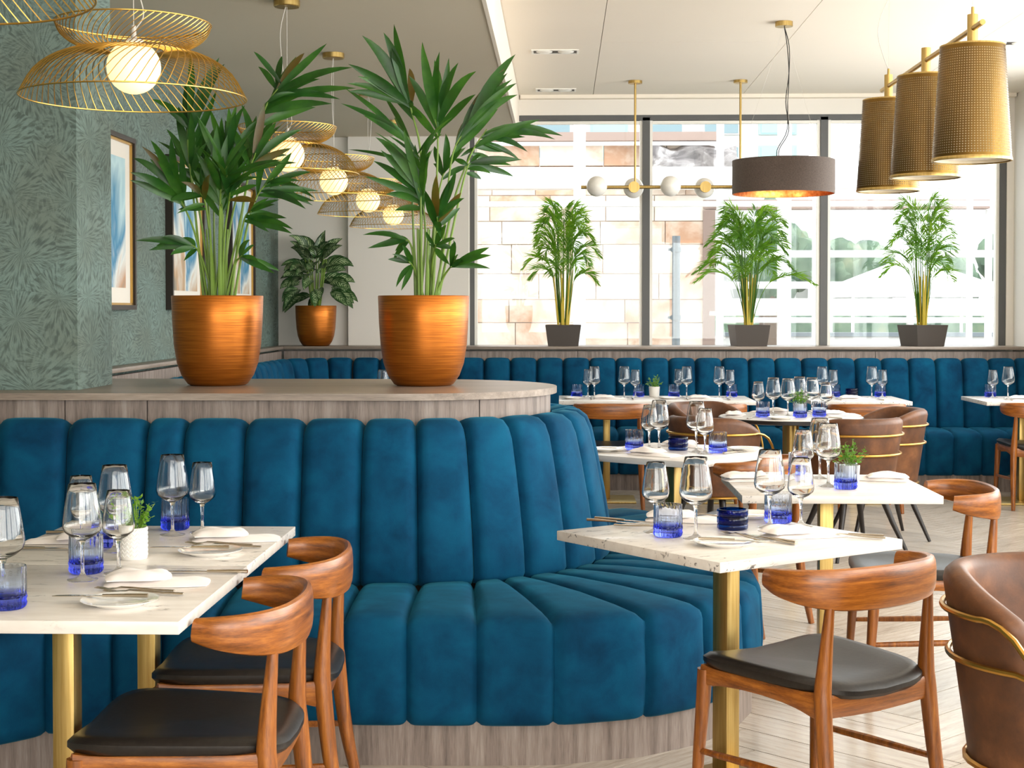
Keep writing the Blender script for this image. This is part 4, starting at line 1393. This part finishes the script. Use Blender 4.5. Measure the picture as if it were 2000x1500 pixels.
kentia((-1.366, 6.08, 1.10), 'tall kentia palm in copper pot beside the papered pier', sk(426, 578, [
    ([(405, 578), (385, 430), (371, 278), (378, 235)], [(304, 196), (352, 208), (388, 106), (432, 112), (362, 165), (330, 200), (410, 180), (450, 130)], -0.05),
    ([(447, 578), (480, 380), (515, 220), (560, 150)], [(497, 99), (545, 100), (590, 95), (645, 88), (693, 132), (662, 188), (625, 150), (580, 180), (655, 205), (545, 185)], 0.06),
    ([(402, 578), (388, 470), (364, 400), (340, 360)], [(272, 312), (292, 290), (318, 282), (352, 272), (283, 345), (372, 300), (330, 320)], -0.12),
    ([(455, 578), (482, 450), (502, 380), (530, 345)], [(614, 385), (602, 330), (588, 352), (560, 290), (600, 408), (520, 285), (620, 370)], 0.10),
    ([(426, 578), (436, 450), (441, 350), (446, 300)], [(412, 212), (444, 205), (470, 222), (485, 208), (430, 225), (395, 232), (505, 235), (462, 200)], 0.02),
    ([(452, 578), (470, 480), (485, 425), (500, 415)], [(557, 392), (548, 402), (505, 370), (535, 455), (590, 452), (575, 430)], -0.10),
    ([(414, 578), (402, 520), (388, 486), (375, 478)], [(278, 472), (306, 480), (330, 466), (300, 484), (350, 500)], -0.06),
    ([(447, 578), (462, 520), (472, 505), (480, 500)], [(518, 512), (510, 480), (545, 535), (500, 470)], -0.08),
    ([(420, 578), (415, 470), (410, 400), (405, 380)], [(340, 395), (372, 360), (415, 330), (440, 350), (360, 420)], -0.16),
    ([(432, 578), (442, 470), (455, 400), (462, 380)], [(505, 350), (480, 300), (455, 310), (520, 400), (440, 330)], -0.15),
    ([(430, 578), (436, 480), (440, 420), (442, 400)], [(395, 300), (415, 260), (440, 250), (470, 290), (490, 310), (380, 350)], -0.10),
    ([(440, 578), (470, 440), (490, 340), (505, 300)], [(470, 200), (520, 200), (545, 240), (590, 250), (575, 290), (450, 240)], -0.04),
    ([(410, 578), (396, 440), (378, 350), (372, 320)], [(325, 250), (345, 225), (385, 220), (405, 235), (310, 300), (415, 280)], -0.02),
    ([(436, 578), (450, 440), (475, 330), (490, 300)], [(535, 222), (500, 240), (470, 250), (555, 262), (560, 300)], 0.14),
    ([(418, 578), (410, 450), (398, 330), (390, 300)], [(345, 240), (372, 225), (400, 240), (420, 250), (340, 290)], 0.12),
]), 21, 3)
kentia((-0.543, 6.08, 1.10), 'tall kentia palm in copper pot near the rounded end of the divider', sk(828, 578, [
    ([(818, 578), (825, 330), (806, 222), (795, 198)], [(712, 76), (756, 74), (776, 58), (688, 134), (682, 168), (706, 158), (805, 205), (770, 120), (735, 110), (798, 130)], -0.02),
    ([(832, 578), (852, 400), (857, 272), (852, 235)], [(826, 84), (832, 100), (864, 112), (900, 132), (935, 152), (868, 180), (800, 150), (880, 120)], -0.06),
    ([(846, 578), (870, 430), (885, 300), (920, 240)], [(1006, 100), (1010, 165), (1012, 188), (962, 150), (985, 130), (925, 220), (1000, 150)], 0.04),
    ([(850, 578), (885, 400), (920, 300), (950, 250)], [(1100, 264), (1085, 272), (1030, 292), (1025, 262), (898, 305), (1055, 235), (990, 290), (1020, 245)], 0.10),
    ([(822, 578), (832, 470), (828, 400), (820, 370)], [(744, 278), (752, 300), (797, 262), (734, 318), (836, 296), (848, 302), (762, 385), (720, 350), (800, 300)], -0.10),
    ([(842, 578), (852, 490), (856, 440), (858, 428)], [(912, 392), (898, 340), (862, 350), (870, 470), (905, 380), (840, 380)], -0.14),
    ([(848, 578), (866, 545), (880, 525), (885, 522)], [(961, 487), (961, 526), (893, 472), (900, 500)], -0.12),
    ([(820, 578), (808, 500), (800, 472), (794, 470)], [(709, 459), (721, 486), (770, 490), (760, 465)], -0.04),
    ([(824, 578), (815, 540), (808, 520), (802, 512)], [(771, 498), (762, 508), (778, 562), (790, 480)], -0.10),
    ([(850, 578), (895, 400), (912, 330), (920, 315)], [(940, 302), (1020, 310), (1000, 322), (885, 310), (960, 340)], 0.06),
    ([(836, 578), (846, 520), (852, 490), (856, 480)], [(895, 470), (880, 445), (838, 455), (885, 520)], -0.16),
    ([(838, 578), (850, 420), (862, 350), (868, 330)], [(905, 270), (870, 260), (845, 280), (915, 320)], 0.12),
]), 33, 2)

# variegated plant in the corner
vpnt = thing('potted_dumb_cane', 'bushy variegated plant in copper pot on the corner ledge', 'potted plant', (-2.03, 12.69, 1.10))
make_copper_pot(vpnt, 0.94)
r = random.Random(5)
def broad_leaf(base, dirn, L, w, droop, roll):
    dirn = Vector(dirn).normalized()
    n = 7
    wp_ = [0.10, 0.72, 1.0, 0.98, 0.78, 0.42, 0.0]
    pts = []
    p = Vector(base)
    d = dirn.copy()
    for i in range(n):
        sd = d.cross(Vector((roll, -0.9, 0.6))).normalized()
        up = sd.cross(d).normalized()
        h = w * wp_[i] / 2
        for q in (-1, -0.5, 0, 0.5, 1):
            pts.append(p + sd * h * q + up * h * 0.28 * abs(q))
        p = p + d * L / (n - 1)
        d = (d + Vector((0, 0, -droop / (n - 1)))).normalized()
    return MB().grid(pts, 5, n).build('leaf', M['variegated'], vpnt, 80)
for q in range(60):
    ring_ = q % 4
    a = q * 2.399 + r.uniform(-0.3, 0.3)
    hgt = (0.30, 0.20, 0.11, 0.40)[ring_] + r.uniform(-0.04, 0.04)
    out = (0.10, 0.14, 0.15, 0.06)[ring_]
    base = Vector((out * math.cos(a), out * math.sin(a) * 0.8, 0.34 + hgt))
    el = (0.5, 0.1, -0.25, 1.1)[ring_] + r.uniform(-0.25, 0.25)
    d = (math.cos(a), math.sin(a) * 0.8 - 0.25, el)
    if base.x < -0.02 and abs(math.cos(a)) > 0.6:
        d = (math.cos(a) * 0.6, math.sin(a) - 0.5, el)
    d = (d[0], min(d[1], 0.12), d[2])
    broad_leaf(base, d, r.uniform(0.17, 0.25), r.uniform(0.075, 0.105), r.uniform(0.7, 1.5), r.uniform(-0.5, 0.5))
for q in range(9):
    a = q * 0.7
    MB().tube([(0.03 * math.cos(a), 0.03 * math.sin(a), 0.30), (0.06 * math.cos(a), 0.05 * math.sin(a), 0.52), (0.09 * math.cos(a), 0.07 * math.sin(a), 0.72)], [0.008, 0.006, 0.004], 6).build('stem', M['stem'], vpnt)

# areca palms on the window ledge
def areca(loc, rz, label, seed, n_fronds, spread, height):
    r = random.Random(seed)
    t = thing('potted_areca_palm', label, 'potted plant', loc, rz)
    m = MB()
    b, tp_, h = 0.125, 0.148, 0.175
    prof_ = [(b, 0.0), (tp_, h), (tp_ - 0.014, h), (tp_ - 0.018, h - 0.03)]
    ring_ = []
    for w_, z in prof_:
        ring_ += [(-w_, -w_, z), (w_, -w_, z), (w_, w_, z), (-w_, w_, z)]
    m.grid(ring_, 4, 4, True)
    m.f.append((3, 2, 1, 0))
    m.build('planter', M['dark_planter'], t)
    MB().box((0, 0, h - 0.03), (2 * tp_ - 0.045, 2 * tp_ - 0.045, 0.006)).build('soil', M['soil'], t)
    for q in range(9):
        a = q * 2.4
        rr = r.uniform(0.01, 0.045)
        x, y = rr * math.cos(a), rr * math.sin(a)
        MB().tube([(x, y, h - 0.04), (x * 1.6, y * 1.6, h + 0.18), (x * 2.2, y * 2.2, h + 0.38 + r.uniform(0, 0.1))], [0.010, 0.008, 0.005], 6).build('cane', M['areca_stem'], t)
    for q in range(n_fronds):
        a = q * 2.399 + r.uniform(-0.4, 0.4)
        u = (q + 0.5) / n_fronds
        top = height * lerp(0.40, 1.0, u ** 0.75)
        out = spread * lerp(1.0, 0.45, u) * r.uniform(0.8, 1.25)
        d = Vector((math.cos(a), math.sin(a) * 0.5, 0))
        path = [Vector((0, 0, h + 0.02)) + d * 0.03, Vector((0, 0, h + top * 0.5)) + d * (0.045 + out * 0.10), Vector((0, 0, h + top * 0.86)) + d * out * 0.42,
                Vector((0, 0, h + top)) + d * out * 0.85, Vector((0, 0, h + top * lerp(0.80, 0.97, u))) + d * out * 1.3]
        sp = spline(path, 6)
        n = len(sp)
        f = MB().tube(sp, [lerp(0.0042, 0.0012, i / (n - 1)) for i in range(n)], 5)
        for i in range(30):
            v = lerp(0.46, 0.995, i / 29)
            fi = v * (n - 1)
            i0 = min(n - 2, int(fi))
            p = sp[i0].lerp(sp[i0 + 1], fi - i0)
            tg = (sp[i0 + 1] - sp[i0]).normalized()
            sdv = tg.cross(Vector((0, 0, 1)))
            sdv = sdv.normalized() if sdv.length > 0.05 else d.cross(Vector((0, 0, 1))).normalized()
            L = 0.17 * math.sin(PI * lerp(0.25, 0.93, i / 29)) * r.uniform(0.85, 1.15)
            for sg in (-1, 1):
                dd = (tg * r.uniform(0.6, 1.0) + sdv * sg * 0.75 + Vector((0, 0, r.uniform(-0.1, 0.35)))).normalized()
                tipp = p + dd * L - Vector((0, 0, L * r.uniform(0.05, 0.3)))
                mid = p + dd * L * 0.45
                wv = dd.cross(Vector((r.uniform(-0.4, 0.4), -1, r.uniform(0, 0.6)))).normalized() * 0.0042
                f.add([p, mid + wv, tipp, mid - wv], [(0, 1, 2, 3)])
        f.build('frond', M['areca'], t, 80)
    return t
areca((0.021, 12.80, 1.10), 0.0, 'slim areca palm in dark square planter before the stone wall', 4, 26, 0.26, 1.0)
areca((1.56, 12.80, 1.10), 0.1, 'full areca palm in dark square planter, the bushiest on the window ledge', 9, 34, 0.36, 0.97)
areca((2.99, 12.80, 1.10), 0.35, 'sparse areca palm in dark square planter by the white side wall', 14, 24, 0.27, 1.04)
# ================================================================== OUTSIDE THE WINDOW
def stone(name, a, b, c3):
    k = Mat(name)
    v = k.world()
    n = k.noise(v, 1.7, 5, 0.65, 0.3)
    f = k.math('ADD', n, k.math('MULTIPLY', k.math('SUBTRACT', k.rand(), 0.5), 0.26))
    k.color(k.ramp(f, [(0.30, a), (0.5, b), (0.72, c3)])).set(Roughness=0.9)
    k.bump(k.noise(v, 18, 4), 0.3, 0.01)
    return k.m
M['sandstone'] = stone('pale_sandstone', rgb(190, 150, 122), rgb(222, 204, 186), rgb(232, 222, 210))
M['mortar'] = plain('lime_mortar', rgb(214, 200, 188), 0.95)
M['white_steel'] = plain('white_painted_steel', rgb(240, 240, 238), 0.5)
M['grey_steel'] = plain('galvanised_steel', rgb(112, 120, 124), 0.5, 0.4)
M['rust'] = plain('weathered_timber', rgb(150, 130, 120), 0.9)
k = Mat('clear_sheeting')
v = k.world((1, 1, 2.2))
n = k.noise(v, 2.4, 5, 0.6, 1.8)
k.color(k.ramp(n, [(0.35, rgb(90, 84, 84)), (0.55, rgb(150, 144, 142)), (0.68, rgb(226, 222, 220))])).set(Roughness=0.3)
M['sheeting'] = k.m
M['concrete'] = plain('pale_render', rgb(196, 196, 192), 0.9)
M['far_glass'] = plain('far_window_glass', rgb(118, 140, 146), 0.3)
M['far_teal'] = plain('teal_cladding', rgb(150, 190, 186), 0.6)
M['tent'] = plain('white_tent_cloth', rgb(242, 242, 242), 0.8)
k = Mat('tree_crown')
n = k.noise(k.world(), 1.6, 5)
k.color(k.ramp(n, [(0.3, rgb(62, 84, 70)), (0.55, rgb(98, 118, 96)), (0.75, rgb(138, 140, 112))])).set(Roughness=0.9)
M['tree'] = k.m
M['bark'] = plain('bark', rgb(92, 78, 66), 0.9)
k = Mat('asphalt')
n = k.noise(k.world(), 0.7, 4)
k.color(k.ramp(n, [(0.3, rgb(120, 118, 114)), (0.7, rgb(150, 146, 140))])).set(Roughness=0.9)
M['asphalt'] = k.m

structure('ground', MB().box((3, 50, -0.35), (90, 73.4, 0.1)), M['asphalt'])

sw = thing('stone_wall', 'pale sandstone block wall of the building across the yard', 'wall', (0, 18.0, 0))
MB().box((-2.16, 0.195, 1.25), (7.68, 0.50, 3.15)).build('core', M['mortar'], sw)
r = random.Random(2)
z = -0.3
row = 0
while z < 3.1:
    hgt = (0.30, 0.34, 0.27)[row % 3]
    x = -6.0 + (0.0 if row % 2 else -0.3)
    while x < 1.62:
        w_ = r.uniform(0.5, 0.85)
        w_ = min(w_, 1.68 - x)
        if x + w_ > -3.2 and w_ > 0.12:
            MB().box((x + w_ / 2, r.uniform(-0.012, 0.012), z + hgt / 2), (w_ - 0.010, 0.16, hgt - 0.010)).build('stone', M['sandstone'], sw)
        x += w_
    z += hgt
    row += 1
MB().box((-2.1, -0.02, z + 0.05), (7.8, 0.55, 0.10)).build('coping', M['rust'], sw)

scf = thing('scaffold', 'white tube scaffold with boards standing before the stone wall', 'scaffold', (0, 16.4, -0.3))
for x, d_ in ((-2.6, 0.05), (0.20, 0.065), (2.37, 0.075), (1.69, 0.04), (2.70, 0.035), (3.70, 0.04), (4.32, 0.035), (4.62, 0.05)):
    MB().tube([(x, 0, 0), (x, 0, 5.4)], d_, 10).build('standard', M['white_steel'], scf)
for zz, x0_, x1_, rr in ((3.12, -3.4, 4.9, 0.035), (3.01, -3.4, 4.9, 0.025), (2.82, -3.4, 4.9, 0.03), (2.66, 1.69, 4.9, 0.03), (2.29, 1.69, 4.75, 0.038), (1.96, 1.69, 4.75, 0.038), (1.59, 1.69, 4.75, 0.03), (3.46, -3.4, 2.7, 0.02)):
    MB().tube([(x0_, -0.05, zz), (x1_, -0.05, zz)], rr, 8).build('ledger', M['white_steel'], scf)
for zz in (1.66, 3.05):
    MB().box((0.75 if zz > 2 else 3.2, 0.35, zz), (8.2 if zz > 2 else 3.1, 0.7, 0.045)).build('platform_board', M['white_steel'], scf)
    MB().box((0.75 if zz > 2 else 3.2, -0.07, zz + 0.09), (8.2 if zz > 2 else 3.1, 0.03, 0.14)).build('toe_board', M['white_steel'], scf)

sp_ = thing('steel_post', 'grey steel post with two clamps standing outside the window', 'post', (1.19, 15.9, -0.3))
MB().tube([(0, 0, 0), (0, 0, 2.46)], 0.042, 16).build('shaft', M['grey_steel'], sp_)
for zz in (1.62, 2.32):
    MB().tube([(0, 0, zz - 0.025), (0, 0, zz + 0.025)], 0.052, 16).build('clamp', M['grey_steel'], sp_)
    MB().box((-0.06, 0, zz), (0.05, 0.03, 0.03)).build('bolt', M['grey_steel'], sp_)

pts = []
for j in range(9):
    for i in range(17):
        u, w_ = i / 16, j / 8
        pts.append((lerp(0.93, 2.0, u), 17.60 + 0.05 * math.sin(u * 9 + w_ * 5) + 0.03 * math.sin(u * 23) + (0.4 if j == 8 else 0.0), lerp(2.80, 3.30, w_) + 0.03 * math.sin(u * 14) + (0.03 if j == 8 else 0.0)))
th = [(x, y + 0.012, z_) for x, y, z_ in pts]
tag(MB().grid(pts, 17, 9).grid(th, 17, 9).build('tarpaulin', M['sheeting'], None), 'crumpled grey plastic sheeting hung over the wall top', 'sheeting')
gt = thing('timber_beam', 'weathered brown timber beam spanning the open bay outside', 'beam', (3.3, 18.0, 2.62))
MB().box((0, 0, 0), (3.3, 0.2, 0.11), bev=0.01).build('beam', M['rust'], gt)
MB().box((-1.58, 0.0, -1.5), (0.14, 0.22, 2.88)).build('upright', M['rust'], gt)
MB().box((1.66, 0.0, -1.5), (0.06, 0.1, 2.88)).build('upright', M['white_steel'], gt)

bl = thing('apartment_block', 'pale block with teal panels rising behind the stone wall', 'building', (-0.1, 40, -0.3))
MB().box((0, 1.5, 3.6), (13.0, 3.0, 7.2)).build('walls', M['concrete'], bl)
for j in range(3):
    for i in range(9):
        x = -5.9 + i * 1.45
        zz = 5.15 + j * 0.62
        f = MB().box((x, -0.02, zz), (0.98, 0.06, 0.34)).build('window', M['far_teal'] if i % 3 == 2 else M['concrete'], bl)
        MB().box((x, -0.055, zz), (0.86, 0.02, 0.26)).build('pane', M['far_teal'] if i % 3 == 2 else M['far_glass'], f)
MB().box((0, 1.5, 7.28), (13.2, 3.2, 0.16)).build('roof', M['concrete'], bl)

tn = thing('marquee_tent', 'white pitched marquee in the yard beyond the scaffold', 'tent', (6.75, 30, -0.3))
top_ = [(-1.35, -1.2, 2.16), (1.35, -1.2, 2.16), (1.35, 1.2, 2.16), (-1.35, 1.2, 2.16), (0, 0, 2.75)]
MB().add(top_, [(0, 1, 4), (1, 2, 4), (2, 3, 4), (3, 0, 4)]).add([(x, y, z_ - 0.02) for x, y, z_ in top_], [(1, 0, 4), (2, 1, 4), (3, 2, 4), (0, 3, 4)]).build('canopy', M['tent'], tn)
for x, y in ((-1.3, -1.15), (1.3, -1.15), (1.3, 1.15), (-1.3, 1.15)):
    MB().tube([(x, y, 0), (x, y, 2.15)], 0.03, 8).build('pole', M['white_steel'], tn)
vl = MB()
for sx, sy, cx_, cy_ in ((2.7, 0.02, 0, -1.2), (2.7, 0.02, 0, 1.2), (0.02, 2.4, 1.35, 0), (0.02, 2.4, -1.35, 0)):
    vl.box((cx_, cy_, 2.05), (sx, sy, 0.22))
vl.build('valance', M['tent'], tn)

def tree(loc, h, w_, label, seed):
    r = random.Random(seed)
    t = thing('tree', label, 'tree', loc)
    MB().tube([(0, 0, 0), (0.05, 0, h * 0.4), (0, 0, h * 0.7)], [0.22, 0.16, 0.1], 8).build('trunk', M['bark'], t)
    bm = bmesh.new()
    for q in range(9):
        a = r.uniform(0, 2 * PI)
        rr = r.uniform(0, w_ * 0.33)
        mat = Matrix.Translation((rr * math.cos(a), rr * math.sin(a) * 0.6, h * r.uniform(0.62, 0.84))) @ Matrix.Diagonal((w_ * 0.26, w_ * 0.24, h * 0.17, 1))
        bmesh.ops.create_icosphere(bm, subdivisions=3, radius=1.0, matrix=mat)
    for vtx in bm.verts:
        vtx.co += Vector((r.uniform(-1, 1), r.uniform(-1, 1), r.uniform(-1, 1))) * 0.07 * w_ * 0.4
    bm.verts.index_update()
    m = MB().add([tuple(q.co) for q in bm.verts], [tuple(q.index for q in f.verts) for f in bm.faces])
    bm.free()
    m.build('crown', M['tree'], t)
GTR = 'trees beyond the yard'
for x, y, h, w_, s in ((5.4, 38.5, 4.0, 2.0, 1), (7.4, 39.5, 3.7, 2.0, 2), (9.4, 38.5, 3.4, 1.9, 3), (11.4, 39.5, 3.7, 2.0, 4)):
    tree((x, y, -0.3), h, w_, 'rounded grey-green tree on the skyline beyond the marquee', s)
for o in COL.objects:
    if o.name.startswith('tree') and o.type == 'EMPTY':
        o['group'] = GTR
tree((3.45, 26, -0.3), 3.6, 1.0, 'narrow green tree behind the scaffold posts', 8)
hd = thing('hedge', 'long clipped green hedge closing the yard behind the marquee', 'hedge', (9, 37, -0.3))
pts = []
r = random.Random(6)
for j, (yy, zz) in enumerate(((-0.5, 0), (-0.55, 0.9), (-0.45, 1.55), (0.0, 1.72), (0.45, 1.55), (0.5, 0))):
    for i in range(60):
        pts.append((lerp(-6, 7, i / 59), yy + r.uniform(-0.09, 0.09), zz + (r.uniform(-0.12, 0.12) if zz > 0 else 0)))
MB().grid(pts, 60, 6).build('foliage_mass', M['tree'], hd)
lw_ = thing('yard_wall', 'low grey yard wall in front of the hedge beyond the scaffold', 'wall', (5.5, 27, -0.3))
MB().box((0, 0, 0.62), (9.0, 0.2, 1.24)).build('masonry', M['concrete'], lw_)
MB().box((0, 0, 1.27), (9.1, 0.28, 0.07)).build('coping', M['grey_steel'], lw_)
